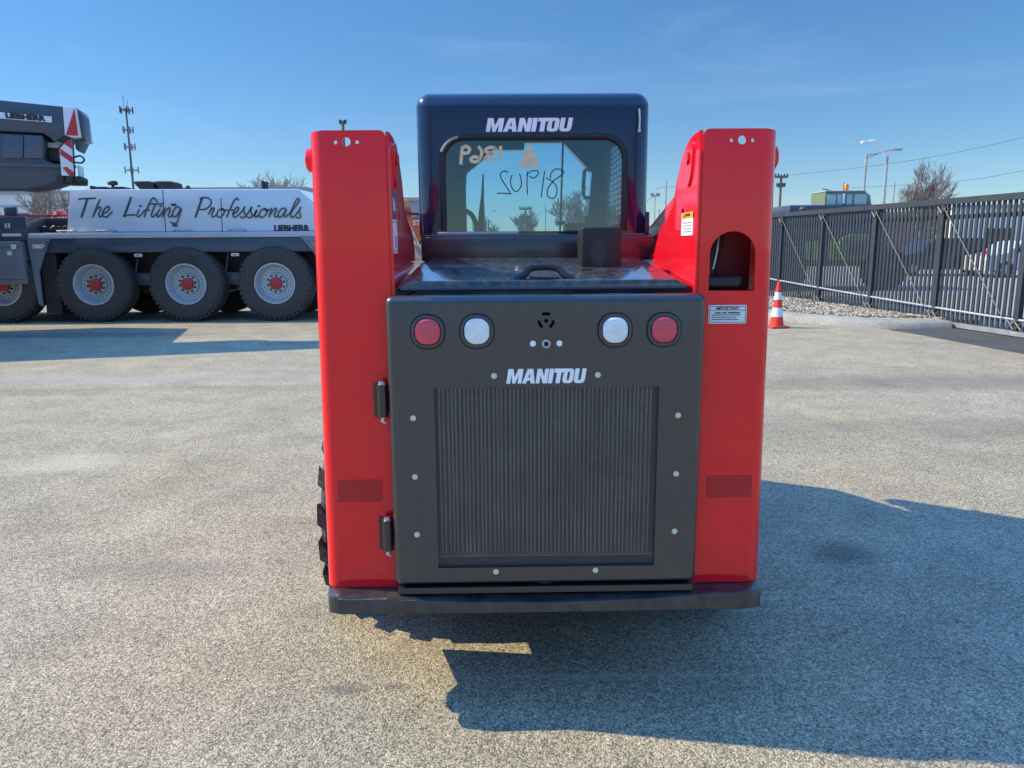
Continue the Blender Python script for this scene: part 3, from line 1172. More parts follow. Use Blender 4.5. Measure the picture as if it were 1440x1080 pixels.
# ---- body below the cab
bm = NB()
box(bm, -.445, .445, .0, 2.2, .38, 1.330)
box(bm, -.40, .40, 2.15, 2.45, .30, .9, .02)
obj('chassis', bm, DARKIN, LD)
bm = NB()
box(bm, -.437, .470, .70, .76, 1.436, 1.528, .005, 2)
box(bm, -.44, .462, .72, .80, 1.522, 1.536, .003)
PN = obj('cab_sill', bm, SATIN, LD)
bm = NB()
for (x0, x1) in ((-.375, -.06), ):
    box(bm, x0, x1, .735, .765, 1.536, 1.548, .003)
obj('sill_plate', bm, GALV, PN)
for x in (-.434, .440):
    bm = NB()
    box(bm, x - .008, x + .008, .705, .72, 1.535, 1.605, .003)
    lathe(bm, [(0, .086), (.008, .082), (.009, .070)], 'z', (x, .712, 1.535), 10)
    obj('cab_latch', bm, BLACK, PN)

# ---- cab
ZB, ZT = 1.537, 2.074
bm = NB()
t = bmesh.new()
bmesh.ops.create_cube(t, size=1)
for v in t.verts:
    y = .75 if v.co.y < 0 else (2.25 if v.co.z < 0 else 1.95)
    z = ZB if v.co.z < 0 else ZT + (y - .75) * .02
    v.co = Vector((.452 * (1 if v.co.x > 0 else -1), y, z))
es = [e for e in t.edges if (abs(e.verts[0].co.y - .75) < 1e-5 and abs(e.verts[1].co.y - .75) < 1e-5 and (e.verts[0].co.z > 2 or e.verts[1].co.z > 2))
      or (e.verts[0].co.z > 2 and e.verts[1].co.z > 2)]
bmesh.ops.bevel(t, geom=es, offset=.055, segments=7, profile=.5, affect='EDGES')
merge(bm, t)
CAB = obj('cab', bm, BLACK, LD)
cut = NB()
t = bmesh.new()
bmesh.ops.create_cube(t, size=1)
for v in t.verts:
    y = .785 if v.co.y < 0 else (2.20 if v.co.z < 0 else 1.895)
    z = ZB - .1 if v.co.z < 0 else ZT - .012
    v.co = Vector((.420 * (1 if v.co.x > 0 else -1), y, z))
merge(cut, t)
boolean(CAB, cut)
WIN = [(p[0], p[1]) for p in ([(-.352, 1.549), (.356, 1.549)] + [(.356 - .085 + .085 * math.cos(R(a)), 1.905 - .085 + .085 * math.sin(R(a))) for a in range(0, 91, 10)]
                              + [(-.352 + .085 + .085 * math.cos(R(a)), 1.905 - .085 + .085 * math.sin(R(a))) for a in range(90, 181, 10)])]
cut = NB()
plate(cut, WIN, [], 'y', .70, .80)
boolean(CAB, cut)
cut = NB()
plate(cut, [(-.322, 1.45), (-.316, 1.80), (-.308, 1.88), (-.152, 1.996), (.004, 1.996), (.006, 2.030), (.214, 2.030), (.377, 1.880), (.372, 1.70), (.368, 1.45)], [], 'y', 1.88, 2.4)
boolean(CAB, cut)
cut = NB()
plate(cut, [(.93, 1.59), (1.85, 1.59), (1.78, 1.97), (.93, 1.96)], [], 'x', .36, .5)
boolean(CAB, cut)
cut = NB()
plate(cut, [(1.20, 1.62), (1.45, 1.62), (1.45, 1.78), (1.30, 1.83)], [], 'x', -.5, -.36)
boolean(CAB, cut)
# side steel mesh
bm = NB()
y = .94
while y < 1.84:
    box(bm, .432, .436, y - .0025, y + .0025, 1.585, 1.98)
    y += .045
z = 1.60
while z < 1.975:
    box(bm, .4305, .4318, .93, 1.84, z - .0025, z + .0025)
    z += .026
obj('side_mesh', bm, GATEM, CAB, sharp=0)
# panel seams on the cab back
for x in (-.397, .397):
    bm = NB()
    box(bm, x - .002, x + .002, .7475, .7502, 1.55, 2.005)
    obj('seam', bm, DARKIN, CAB)
# window seal
bm = NB()
loop = [Vector((p[0], .752, p[1])) for p in WIN[2:]]
loop = [Vector((.356, .752, 1.549))] + loop + [Vector((-.352, .752, 1.549))]
tube(bm, loop, .0125, 10)
WS = obj('window_seal', bm, PLASTIC, CAB)
bm = NB()
tube(bm, [Vector((p[0] - .007, .7375, p[1])) for p in WIN[-9:-2]], .0055, 8)
obj('seal_cord', bm, mat('seal_grey', (.30, .29, .28), .5), WS)
# glass
bm = NB()
plate(bm, WIN, [], 'y', .757, .761)
GL = obj('rear_window', bm, GLASS, CAB, sharp=0)


def glass_at(px, py):
    return (-.356 + (px - 621) / 259 * .716, 1.911 - (py - 190) * .362 / 135)


def strokes(bm, lst, w, org, zoom):
    for i, s in enumerate(lst):
        pts = smooth([(*glass_at(org[0] + q[0] / zoom, org[1] + q[1] / zoom), 0) for q in s], 5)
        ribbon(bm, [p.xy for p in pts], w, lambda u, v: (u, .7562 - .0002 * i, v))


bm = NB()
strokes(bm, [[(348, 348), (356, 260), (364, 190)], [(364, 196), (400, 176), (438, 205), (420, 242), (372, 246)],
             [(532, 186), (560, 235), (540, 300), (500, 333), (456, 325), (452, 300), (490, 282), (530, 302)],
             [(690, 196), (640, 190), (600, 212), (612, 238), (650, 248), (672, 280), (640, 312), (594, 308), (612, 280), (655, 245), (700, 222), (690, 196)],
             [(750, 188), (748, 318)]], .0125, (600, 180), 7.2)
obj('window_digits', bm, BEIGE, GL, sharp=0, label='beige hand drawn digits, mirrored')
bm = NB()
plate(bm, [glass_at(600 + p[0] / 7.2, 180 + p[1] / 7.2) for p in ((1026, 168), (1052, 168), (1143, 378), (1136, 388), (926, 388), (919, 378))], [], 'y', .7545, .7555)
obj('window_triangle', bm, BEIGE, GL, sharp=0, label='beige triangular sticker')
bm = NB()
strokes(bm, [[(822, 440), (780, 427), (746, 455), (752, 500), (800, 580), (848, 657)], [(848, 660), (780, 652), (712, 652)],
             [(862, 472), (846, 530), (865, 605), (905, 636), (945, 600), (958, 540), (940, 455)],
             [(1020, 665), (1014, 560), (1020, 435)], [(1010, 470), (1060, 430), (1120, 428), (1128, 458), (1085, 500), (1040, 482)]], .0042, (600, 180), 7.2)
strokes(bm, [[(185, 432), (168, 560), (150, 692)],
             [(282, 522), (380, 450), (340, 413), (290, 413), (252, 450), (247, 500)], [(206, 500), (268, 540), (310, 600), (300, 680), (262, 708), (216, 680), (222, 600), (282, 522)]], .0042, (740, 180), 7.2)
obj('window_writing', bm, INK, GL, sharp=0, label='black handwritten digits, mirrored')
bm = NB()
heavy(bm, 'MANITOU', -.183, .153, 1.924, 1.974, .75)
obj('lettering', bm, WHITE, CAB, sharp=0, label='white italic capital lettering above the rear window')
# small fittings seen through the window
bm = NB()
tube(bm, [(.372, 2.11, 1.925), (.350, 2.11, 1.90), (.345, 2.11, 1.83), (.345, 2.11, 1.78), (.352, 2.11, 1.755), (.39, 2.11, 1.755)], .011, 8)
obj('grab_handle', bm, PLASTIC, CAB)
bm = NB()
tube(bm, [(-.236, 2.08, 1.54), (-.232, 2.08, 1.66), (-.226, 2.08, 1.76), (-.220, 2.08, 1.885)], [.022, .018, .009, .004], 8)
tube(bm, smooth([(-.33, 2.05, 1.69), (-.285, 2.05, 1.66), (-.262, 2.05, 1.60), (-.26, 2.05, 1.54)], 4), .014, 8)
obj('wiper_arm', bm, PLASTIC, CAB)
bm = NB()
box(bm, .20, .40, 1.5, 1.75, 1.44, 1.60, .01)
box(bm, .16, .20, 1.6, 1.66, 1.595, 1.612, .004)
box(bm, .29, .31, 1.52, 1.56, 1.60, 1.635, .003)
obj('control_box', bm, DARKIN, CAB)
bm = NB()
tube(bm, [(.214, 2.15, 1.45), (.213, 1.93, 2.03)], .006, 6)
obj('door_glass_edge', bm, PLASTIC, CAB)
bm = NB()
tube(bm, [(.405, .742, 2.005), (.408, .743, 1.968), (.407, .743, 1.93)], .004, 6)
lathe(bm, [(0, .739), (.0065, .742), (.007, .750)], 'y', (.407, 0, 1.925), 10)
obj('cab_hook', bm, STEEL, CAB)
# wheels: chevron lugged tyres


def skid_wheel(x_in, x_out, y, r):
    w = x_out - x_in
    sg = 1 if w > 0 else -1
    cx = (x_in + x_out) / 2
    h = abs(w) / 2
    bm = NB()
    lathe(bm, [(.17, -h * .7 * sg), (.22, -h * .75 * sg), (.22, h * .7 * sg), (.17, h * .5 * sg), (.06, h * .45 * sg), (0, h * .45 * sg)], 'x', (cx, y, r), 28)
    rim = obj('wheel', bm, mat('rim_red', (.45, .02, .015), .4), LD)
    bm = NB()
    lathe(bm, [(.215, -h * .95), (.30, -h), (r - .05, -h * .96), (r - .028, -h * .80), (r - .026, 0), (r - .028, h * .80), (r - .05, h * .96), (.30, h), (.215, h * .95)], 'x', (cx, y, r), 40, False)
    N = 17
    for side in (-1, 1):
        for k in range(N):
            a = 2 * math.pi * (k + (.5 if side > 0 else 0)) / N
            t = bmesh.new()
            bmesh.ops.create_cube(t, size=1)
            for v in t.verts:
                u = 0.0 if v.co.x < 0 else 1.0
                across = side * (u * h * 1.0)
                da = (.32 * (1 - u)) + v.co.y * (.19 if u else .12)
                rr = (r + (.0 if u < .5 else -.004)) if v.co.z > 0 else r - .07
                if u > .5 and v.co.z < 0:
                    rr = r - .10
                v.co = Vector((cx + across, y + rr * math.cos(a + da), r + rr * math.sin(a + da)))
            bmesh.ops.recalc_face_normals(t, faces=t.faces)
            merge(bm, t)
    obj('tyre', bm, RUBBER, rim)


for s in (-1, 1):
    for y in (.88, 1.86):
        skid_wheel(s * .60, s * .842, y, .415)
#SPLIT_CRANE
# ------------------------------------------------------------------ mobile crane (carrier)
CR = thing('mobile_crane', 'grey and white mobile crane with tall tyres and dark script lettering on its engine housing', 'crane', (-6.65, 15.3, 0))


def hp(px, py):            # artwork coordinates of the housing side -> metres (x, z)
    return (-8.708 + (px - 97) * .014016 - (py - 266) * .00159, 2.622 - (py - 266) * .01366 - (px - 97) * .0001)


def crane_wheel(X, far=False):
    y0, y1 = (15.18, 15.63) if not far else (17.75, 17.30)
    sg = 1 if y1 > y0 else -1
    c = (X, 0, .755)
    r = .755
    bm = NB()
    f = lambda prof: [(a, y0 + sg * b) for a, b in prof]
    lathe(bm, f([(.415, .03), (.41, .005), (.385, .0), (.37, .03), (.335, .10), (.315, .17), (.22, .175), (.20, .115), (.0, .115)]), 'y', c, 36, False)
    rim = obj('wheel', bm, CR_RIM, CR, world=True)
    bm = NB()
    lathe(bm, f([(.41, .04), (.425, .008), (.48, -.012), (.60, -.02), (.68, -.005), (.715, .03), (.738, .05), (.752, .09), (.755, .22), (.752, .36), (.735, .42), (.60, .46), (.41, .42)]), 'y', c, 56, False)
    if not far:
        N = 46
        for k in range(N):
            a = 2 * math.pi * k / N
            t = bmesh.new()
            bmesh.ops.create_cube(t, size=1)
            for v in t.verts:
                da = v.co.x * .075
                rr = .768 if v.co.z > 0 else .70
                yy = y0 + (.015 if v.co.y < 0 else .21)
                if v.co.y < 0 and v.co.z > 0:
                    rr = .745
                sk = .06 if v.co.y > 0 else 0
                v.co = Vector((X + rr * math.cos(a + da + sk), yy, .755 + rr * math.sin(a + da + sk)))
            bmesh.ops.recalc_face_normals(t, faces=t.faces)
            merge(bm, t)
    obj('tyre', bm, RUBBER, rim, world=True)
    if far:
        return
    bm = NB()
    lathe(bm, f([(.0, .02), (.09, .025), (.118, .045), (.125, .115)]), 'y', c, 28)
    lathe(bm, f([(.0, .010), (.022, .012), (.024, .025)]), 'y', (X + .02, 0, .74), 10)
    obj('hub', bm, CR_RED, rim, world=True)
    for k in range(10):
        bm = NB()
        a = 2 * math.pi * k / 10 + .2
        lathe(bm, f([(0, .065), (.016, .067), (.020, .112)]), 'y', (X + .165 * math.cos(a), 0, .755 + .165 * math.sin(a)), 8)
        obj('wheel_nut', bm, CR_BLACK, rim, world=True)
    for k in range(20):
        a = 2 * math.pi * k / 20
        bm = NB()
        lathe(bm, f([(0, .155), (.008, .157), (.010, .172)]), 'y', (X + .27 * math.cos(a), 0, .755 + .27 * math.sin(a)), 6)
        obj('rim_bolt', bm, CR_BLACK, rim, world=True)


for X in (-12.1, -10.22, -8.37, -6.52, -4.74):
    crane_wheel(X)
    crane_wheel(X, True)
bm = NB()
box(bm, -14, -3.2, 15.75, 17.2, .62, 1.40)
box(bm, -14, -3.9, 15.35, 17.55, 1.40, 1.66)
for X in (-12.1, -10.22, -8.37, -6.52, -4.74):
    box(bm, X - .11, X + .11, 15.5, 17.4, .62, .86)
obj('chassis', bm, CR_BLACK, CR, world=True)
# fender band over the wheels with slanted ends
bm = NB()
plate(bm, [(-9.12, 1.667), (-9.30, 1.386), (-3.93, 1.386), (-4.16, 1.667)], [], 'y', 15.22, 15.75, .012)
FB = obj('fender_band', bm, CR_DARK, CR, world=True)
bm = NB()
plate(bm, [(-9.575, 1.667), (-9.12, 1.667), (-9.20, 1.53), (-9.42, 1.02), (-9.42, .33), (-9.50, .38), (-9.53, .90)], [], 'y', 15.17, 15.215)
FP = obj('fender_panel', bm, CR_GREY, CR, world=True)
bm = NB()
plate(bm, [(-4.16, 1.667), (-3.55, 1.667), (-3.55, .80), (-3.74, 1.02), (-3.93, 1.386)], [], 'y', 15.17, 15.215)
obj('fender_panel', bm, CR_GREY, CR, world=True)
bm = NB()
box(bm, -9.41, -9.10, 15.26, 15.62, .19, 1.38)
obj('mud_flap', bm, CR_BLACK, CR, world=True)
bm = NB()
for (px, py, w, h) in ((52.5, 350, .20, .075),):
    X, Z = -9.48 + .0, 1.48
    box(bm, X, X + w + .03, 15.162, 15.169, Z, Z + h)
obj('fender_sticker', bm, LABEL, FP, world=True)
for (x, z) in ((-9.45, 1.515), (-9.30, 1.52), (-9.19, 1.60), (-9.26, 1.49), (-4.02, 1.58), (-3.88, 1.40), (-3.72, 1.27)):
    bm = NB()
    lathe(bm, [(0, 15.155), (.014, 15.157), (.016, 15.169)], 'y', (x, 0, z), 8)
    obj('rivet', bm, CR_BLACK, FP, world=True)
for X in (-7.43, -5.50):
    bm = NB()
    box(bm, X - .075, X + .075, 15.20, 15.25, 1.30, 1.36, .01)
    mk = obj('side_marker', bm, LABEL, CR, world=True)
    bm = NB()
    box(bm, X - .045, X + .045, 15.185, 15.20, 1.315, 1.345, .005)
    obj('marker_lens', bm, AMBER, mk, world=True)
bm = NB()
box(bm, -3.92, -3.70, 15.155, 15.169, 1.50, 1.55)
obj('orange_marker', bm, AMBER, CR, world=True)
# deck edge
bm = NB()
box(bm, -9.56, -3.3, 15.19, 15.62, 1.670, 1.780, .008)
obj('deck_edge', bm, CR_STRIP, CR, world=True)
# engine housing
HO = [(-8.86, 1.786), (-8.70, 2.60), (-8.68, 2.622), (-4.23, 2.598), (-4.17, 2.575), (-3.80, 2.26), (-3.3, 2.10), (-3.3, 1.786)]
bm = NB()
plate(bm, HO, [], 'y', 15.32, 17.5, .02, 2)
EH = obj('engine_housing', bm, CR_WHITE, CR, world=True)
for pts in ([hp(228, 267), hp(234, 326)], [hp(310.5, 279), hp(314.5, 326)]):
    bm = NB()
    ribbon(bm, pts, .016, lambda u, v: (u, 15.317, v))
    obj('panel_seam', bm, CR_BLACK, EH, world=True, sharp=0)
bm = NB()
ribbon(bm, [hp(95, 327), hp(440, 326.5)], .02, lambda u, v: (u, 15.318, v))
obj('panel_seam', bm, CR_BLACK, EH, world=True, sharp=0)
for (px, py) in ((244.5, 287.5), (247, 317)):
    x, z = hp(px, py)
    bm = NB()
    box(bm, x - .05, x + .05, 15.305, 15.319, z - .018, z + .018)
    obj('latch', bm, CR_BLACK, EH, world=True)
for (px, py, w, h) in ((102, 322.5, .10, .09), (115.5, 322.5, .16, .09), (102, 313, .09, .05)):
    x, z = hp(px, py)
    bm = NB()
    box(bm, x - w / 2, x + w / 2, 15.312, 15.319, z - h / 2, z + h / 2)
    obj('notice_sticker', bm, LABEL, EH, world=True)
# hand script: strokes traced in an artwork grid
SCR_A = [  # first two words (8x grid, origin 100,265)
    ([(80, 120), (150, 112), (270, 108)], 2.4), ([(178, 112), (150, 205), (112, 318)], 3.4),
    ([(318, 125), (280, 215), (242, 318)], 2.6), ([(242, 316), (280, 240), (318, 208), (330, 228), (308, 290), (322, 318), (350, 300)], 2.2),
    ([(350, 280), (400, 262), (430, 220), (415, 200), (378, 225), (352, 280), (368, 318), (408, 312), (462, 262)], 2.2),
    ([(668, 102), (640, 190), (595, 312)], 3.6), ([(592, 312), (650, 298), (722, 296)], 2.4),
    ([(765, 235), (742, 295), (756, 318), (795, 285), (830, 240)], 2.2), ([(770, 196), (788, 194)], 2.6),
    ([(965, 150), (945, 115), (915, 108), (880, 165), (850, 240), (825, 318)], 2.4), ([(820, 242), (885, 240)], 2.0), ([(880, 172), (950, 172), (1030, 168)], 2.0),
    ([(950, 172), (920, 250), (905, 300), (925, 318), (960, 285)], 2.3),
    ([(998, 232), (970, 290), (982, 318), (1020, 280), (1052, 215)], 2.2), ([(1002, 198), (1022, 194)], 2.6),
    ([(1052, 215), (1035, 318)], 2.2), ([(1038, 310), (1080, 235), (1112, 215), (1118, 240), (1098, 300), (1118, 320), (1140, 300)], 2.2),
    ([(1238, 222), (1190, 205), (1152, 262), (1150, 312), (1190, 310), (1232, 235)], 2.2), ([(1246, 228), (1215, 330), (1200, 380), (1160, 392), (1125, 380)], 2.2)]
SCR_B = [  # last word (8x grid, origin 260,265)
    ([(192, 105), (165, 195), (125, 318)], 3.4), ([(170, 110), (240, 100), (292, 130), (290, 185), (230, 232), (150, 235)], 2.4),
    ([(305, 215), (272, 285)], 2.2), ([(285, 262), (320, 218), (335, 230), (310, 290), (325, 320), (375, 285)], 2.2),
    ([(418, 225), (380, 250), (368, 305), (395, 325), (440, 290), (450, 240), (420, 225), (440, 245), (480, 240)], 2.2),
    ([(605, 128), (590, 108), (560, 130), (525, 205), (480, 320)], 2.4), ([(478, 245), (548, 240)], 2.0),
    ([(545, 285), (590, 262), (612, 220), (595, 208), (565, 240), (550, 295), (575, 322), (640, 270), (680, 205)], 2.2),
    ([(680, 205), (672, 250), (690, 310), (665, 328), (635, 318)], 2.2), ([(690, 315), (730, 260), (758, 205), (750, 250), (768, 312), (740, 328), (712, 318)], 2.2),
    ([(768, 312), (800, 290), (818, 235), (795, 300), (812, 322), (850, 290)], 2.2), ([(830, 198), (848, 194)], 2.6),
    ([(900, 225), (862, 250), (850, 305), (880, 325), (925, 290), (935, 240), (900, 225), (925, 245), (965, 235)], 2.2),
    ([(985, 222), (962, 318)], 2.2), ([(965, 305), (1010, 235), (1035, 220), (1040, 245), (1020, 300), (1040, 320), (1065, 300)], 2.2),
    ([(1150, 232), (1110, 220), (1070, 265), (1068, 315), (1100, 318), (1145, 250)], 2.2), ([(1155, 230), (1132, 300), (1150, 318), (1200, 270)], 2.2),
    ([(1200, 270), (1260, 190), (1295, 130), (1275, 112), (1245, 160), (1210, 270), (1212, 320), (1250, 310), (1310, 225)], 2.2),
    ([(1315, 210), (1300, 255), (1320, 310), (1300, 332), (1270, 320)], 2.2)]
SCRM = mat('lettering_grey', (.075, .085, .10), .5)
for lst, ox in ((SCR_A[:5], 100), (SCR_A[5:], 100), (SCR_B, 260)):
    bm = NB()
    for i, (pts, w) in enumerate(lst):
        q = smooth([(*hp(ox + p[0] / 8, 265 + p[1] / 8), 0) for p in pts], 6)
        ribbon(bm, [v.xy for v in q], w * .0132, lambda u, v: (u, 15.316 - .0012 * i, v))
    obj('script_lettering', bm, SCRM, EH, world=True, sharp=0, label='dark handwritten style lettering')
bm = NB()
xa, za = hp(384, 325.2)
xb, zb = hp(441, 317.5)
text_bm(bm, 'LIEBHERR', .16, lambda u, v: ((xa + xb) / 2 + u, 15.312, (za + zb) / 2 + v), .009, sx=1.02)
obj('maker_lettering', bm, INK, EH, world=True, sharp=0, label='black block capitals')
# fittings on the housing roof
for px in (190.5, 220.5):
    x, z = hp(px, 259)
    bm = NB()
    plate(bm, [(x - .22, z + .085), (x - .12, z + .09), (x + .12, z + .088), (x + .20, z + .05), (x + .22, z - .075), (x - .08, z - .08)], [], 'y', 15.6, 16.0, .03, 3)
    obj('air_intake', bm, CR_BLACK, CR, world=True)
bm = NB()
for px, w, h in ((112, .02, .10), (126, .10, .08), (150, .12, .08), (163, .09, .05), (120, .25, .035), (155, .3, .03)):
    x, z = hp(px, 266)
    box(bm, x - w, x + w, 15.7, 16.0, z - .01, z + h, .01)
x, z = hp(141, 266)
tube(bm, [(x, 15.8, z), (x, 15.8, z + .13)], .03, 8)
lathe(bm, [(.03, .11), (.09, .12), (.10, .17), (.07, .20), (0, .20)], 'z', (x, 15.8, z), 14)
x, z = hp(249, 266)
lathe(bm, [(.07, -.02), (.07, .06), (.03, .11), (0, .11)], 'z', (x, 15.8, z), 12)
obj('roof_fitting', bm, CR_BLACK, CR, world=True)
bm = NB()
x, z = hp(363, 266)
box(bm, x - .06, x - .01, 15.7, 15.8, z - .02, z + .20, .015)
box(bm, x + .01, x + .06, 15.7, 15.8, z - .02, z + .18, .015)
obj('exhaust_stack', bm, CR_BLACK, CR, world=True)
# boxes at the left
bm = NB()
plate(bm, [(-14.0, 1.62), (-9.67, 1.62), (-9.64, .79), (-14.0, .60)], [], 'y', 15.10, 15.6, .012)
SB = obj('side_box', bm, CR_GREY, CR, world=True)
bm = NB()
box(bm, -14.0, -9.70, 15.095, 15.099, 1.50, 1.512)
ribbon(bm, [(-11.5, .96), (-10.15, .90), (-9.95, .86), (-9.68, .88)], .014, lambda u, v: (u, 15.096, v))
obj('box_trim', bm, CR_DARK, SB, world=True, sharp=0)
bm = NB()
box(bm, -9.86, -9.76, 15.09, 15.099, 1.47, 1.56)
obj('box_sticker', bm, LABEL, SB, world=True)
bm = NB()
box(bm, -9.95, -9.86, 15.09, 15.099, 1.35, 1.43)
obj('box_sticker', bm, LABEL, SB, world=True)
bm = NB()
box(bm, -14, -9.60, 15.24, 15.9, 1.63, 2.10, .012)
UB = obj('outrigger_box', bm, CR_DARK, CR, world=True)
bm = NB()
box(bm, -10.02, -9.92, 15.23, 15.239, 1.88, 1.97)
ub2 = obj('number_sticker', bm, LABEL, UB, world=True)
bm = NB()
text_bm(bm, '2', .10, lambda u, v: (-9.97 + u, 15.226, 1.925 + v), .003)
obj('number', bm, INK, ub2, world=True, sharp=0)
bm = NB()
box(bm, -10.10, -9.72, 15.23, 15.239, 1.72, 1.775)
obj('white_stripe', bm, LABEL, UB, world=True)
bm = NB()
box(bm, -14, -8.88, 15.9, 17.2, 1.66, 2.09, .01)
obj('deck_recess', bm, CR_BLACK, CR, world=True)
bm = NB()
box(bm, -14, -8.87, 15.60, 15.72, 2.11, 2.15, .01)
lathe(bm, [(.0, .09), (.10, .08), (.13, 0)], 'z', (-9.15, 15.66, 2.14), 12)
obj('red_rail', bm, CR_RED, CR, world=True)
bm = NB()
box(bm, -10.12, -9.86, 15.40, 15.46, 2.12, 2.30, .02)
obj('work_mirror', bm, CR_DARK, CR, world=True)
bm = NB()
for k in range(9):
    rr = random.Random(k)
    x = -9.5 + k * .07
    tube(bm, smooth([(x, 15.5, 1.80), (x + rr.uniform(-.1, .2), 15.45, 1.86 + rr.uniform(0, .06)), (x + rr.uniform(.1, .4), 15.55, 1.80)], 4), .02, 6)
obj('deck_hoses', bm, HOSE, CR, world=True)
for X in (-9.0, -8.2, -6.7, -5.6):
    bm = NB()
    tube(bm, [(X, 15.33, 1.80), (X, 15.22, 1.82), (X + .32, 15.22, 1.82), (X + .32, 15.33, 1.80)], .013, 6)
    obj('grab_rail', bm, GALV, CR, world=True)
for X, w in ((-7.45, .5), (-5.62, .5)):
    bm = NB()
    box(bm, X - w / 2, X + w / 2, 15.45, 15.75, .72, .98, .03)
    tube(bm, [(X - w / 2 + .05, 15.5, .98), (X - w / 2 + .12, 15.55, 1.40)], .02, 6)
    obj('air_tank', bm, CR_DARK, CR, world=True)
# driving cab at the right, mostly hidden behind the loader
bm = NB()
plate(bm, [(-3.28, .70), (-3.28, 2.30), (-3.1, 2.42), (-2.72, 2.42), (-2.58, 1.6), (-2.56, .70)], [], 'y', 15.3, 16.9, .04, 3)
CC = obj('driving_cab', bm, CR_WHITE, CR, world=True)
bm = NB()
plate(bm, [(-3.18, 1.65), (-3.16, 2.25), (-2.78, 2.28), (-2.70, 1.65)], [], 'y', 15.292, 15.298)
obj('cab_window', bm, CARGL, CC, world=True)

# ------------------------------------------------------------------ crane boom reaching in from the left, nearer than the carrier
BMN = thing('crane_boom', 'dark blue telescopic crane boom end with red and white panels, entering from the left', 'crane boom', (-6.65, 11.75, 0), R(16))
bx, by = Vector((math.cos(R(16)), math.sin(R(16)), 0)), Vector((-math.sin(R(16)), math.cos(R(16)), 0))


def bp_(px, py):
    """measure a photo point on the near face of the boom: local (along, height)"""
    d = _r * ((px - 720) / 1058) + _up * ((540 - py) / 1058) + _f
    c = Vector((0, 0, 1.5)) - Vector((-6.65, 11.75, 0))
    q = c + d * (-(c.dot(by)) / d.dot(by))
    return (q.dot(bx), q.z)


def bxz(px0, px1, y0, y1, py0, py1, bev=.01):
    (x0, z0), (x1, z1) = bp_(px0, py0), bp_(px1, py1)
    box(bm, min(x0, x1), max(x0, x1), y0, y1, min(z0, z1), max(z0, z1), bev)


L0 = -7.0
bm = NB()
plate(bm, [(L0, 3.52), bp_(0, 140.5), bp_(88, 149.5), bp_(91, 190), bp_(78, 198), bp_(60, 187), bp_(0, 184), (L0, 3.0)], [], 'y', 0, .8, .02, 2)
BM1 = obj('boom_section', bm, CR_DARK, BMN)
bm = NB()
plate(bm, [bp_(88.2, 150), bp_(106, 150.5), bp_(113, 193), bp_(103, 194), bp_(91.2, 190)], [], 'y', -.01, .78, .01)
BE = obj('boom_head', bm, LABEL, BMN)
bm = NB()
plate(bm, [bp_(105, 153), bp_(110.5, 191), bp_(93, 190)], [], 'y', -.02, -.012)
obj('red_triangle', bm, CR_RED, BE)
bm = NB()
plate(bm, [bp_(106, 151), bp_(110, 155), bp_(115, 162), bp_(118, 196), bp_(113.5, 195), bp_(109, 168)], [], 'y', .08, .45, .01)
obj('boom_collar', bm, CR_DARK, BMN)
bm = NB()
plate(bm, [bp_(103, 195), bp_(115, 198), bp_(108, 212), bp_(104, 208)], [], 'y', .08, .45, .01)
obj('boom_foot', bm, CR_DARK, BMN)
bm = NB()
plate(bm, [(L0, 3.0), bp_(0, 186), bp_(58, 189), bp_(61, 197), bp_(60, 224), bp_(82, 232), bp_(82, 253), bp_(60, 260), bp_(32, 265.5), bp_(0, 263), (L0, 2.2)], [], 'y', .06, .9, .02)
box(bm, -7.2, -2.4, .7, 3.6, 2.0, 3.5, .03)  # unseen block beyond the left edge, added to widen the ground shadow
CW = obj('superstructure', bm, CR_DARK, BMN)
mid = mat('crane_mid_paint', (.075, .095, .135), .4, coat=.3)
for (a, b) in ((3, 31), (33, 59)):
    bm = NB()
    plate(bm, [bp_(a, 189), bp_(b, 191.5), bp_(b, 222), bp_(a, 222)], [], 'y', .03, .058, .004)
    obj('side_cover', bm, mid, CW)
bm = NB()
plate(bm, [bp_(-60, 227), bp_(106, 232.5), bp_(106, 236), bp_(-60, 231)], [], 'y', .02, .058)
obj('walkway', bm, mid, CW)
bm = NB()
bxz(61, 82, .2, .8, 206.5, 225)
w = obj('winch_housing', bm, CR_BLACK, CW)
bm = NB()
bxz(61, 80, .18, .82, 198, 206)
obj('winch_cover', bm, CR_STRIP, w)
bm = NB()
plate(bm, [bp_(95, 198), bp_(102, 196.5), bp_(105.5, 248), bp_(88, 247), bp_(84.5, 208)], [], 'y', -.05, -.03)
WB = obj('warning_board', bm, LABEL, BMN)
for q in ([(93, 199), (101.5, 197), (103, 210.5), (92, 203)], [(85.3, 209), (104.2, 222), (105, 231), (86.3, 218)], [(89, 236), (95, 235), (105.7, 243), (105.9, 248.5), (100, 248.5)]):
    bm = NB()
    plate(bm, [bp_(*p) for p in q], [], 'y', -.056, -.051)
    obj('red_stripe', bm, CR_RED, WB)
bm = NB()
tube(bm, [(bp_(*p)[0], -.06, bp_(*p)[1]) for p in ((84, 209), (95, 197), (104, 197), (107, 249))], .011, 6)
obj('board_frame', bm, CR_BLACK, WB)
bm = NB()
bxz(82, 108, 0, .7, 247, 257, .02)
hk = obj('hook_block', bm, CR_BLACK, BMN)
for px in (86, 99, 112):
    bm = NB()
    x, z = bp_(px, 252.5)
    tube(bm, [(x, -.06, z), (x, .3, z)], .05, 12)
    obj('sheave', bm, CR_BLACK, hk)
bm = NB()
tube(bm, smooth([(bp_(*p)[0], .02, bp_(*p)[1]) for p in ((104, 221), (112, 219), (118, 224), (114, 229), (105, 228))], 4), .014, 6)
obj('cable_loop', bm, CR_BLACK, BMN)
bm = NB()
bxz(107, 112, .05, .3, 232, 250)
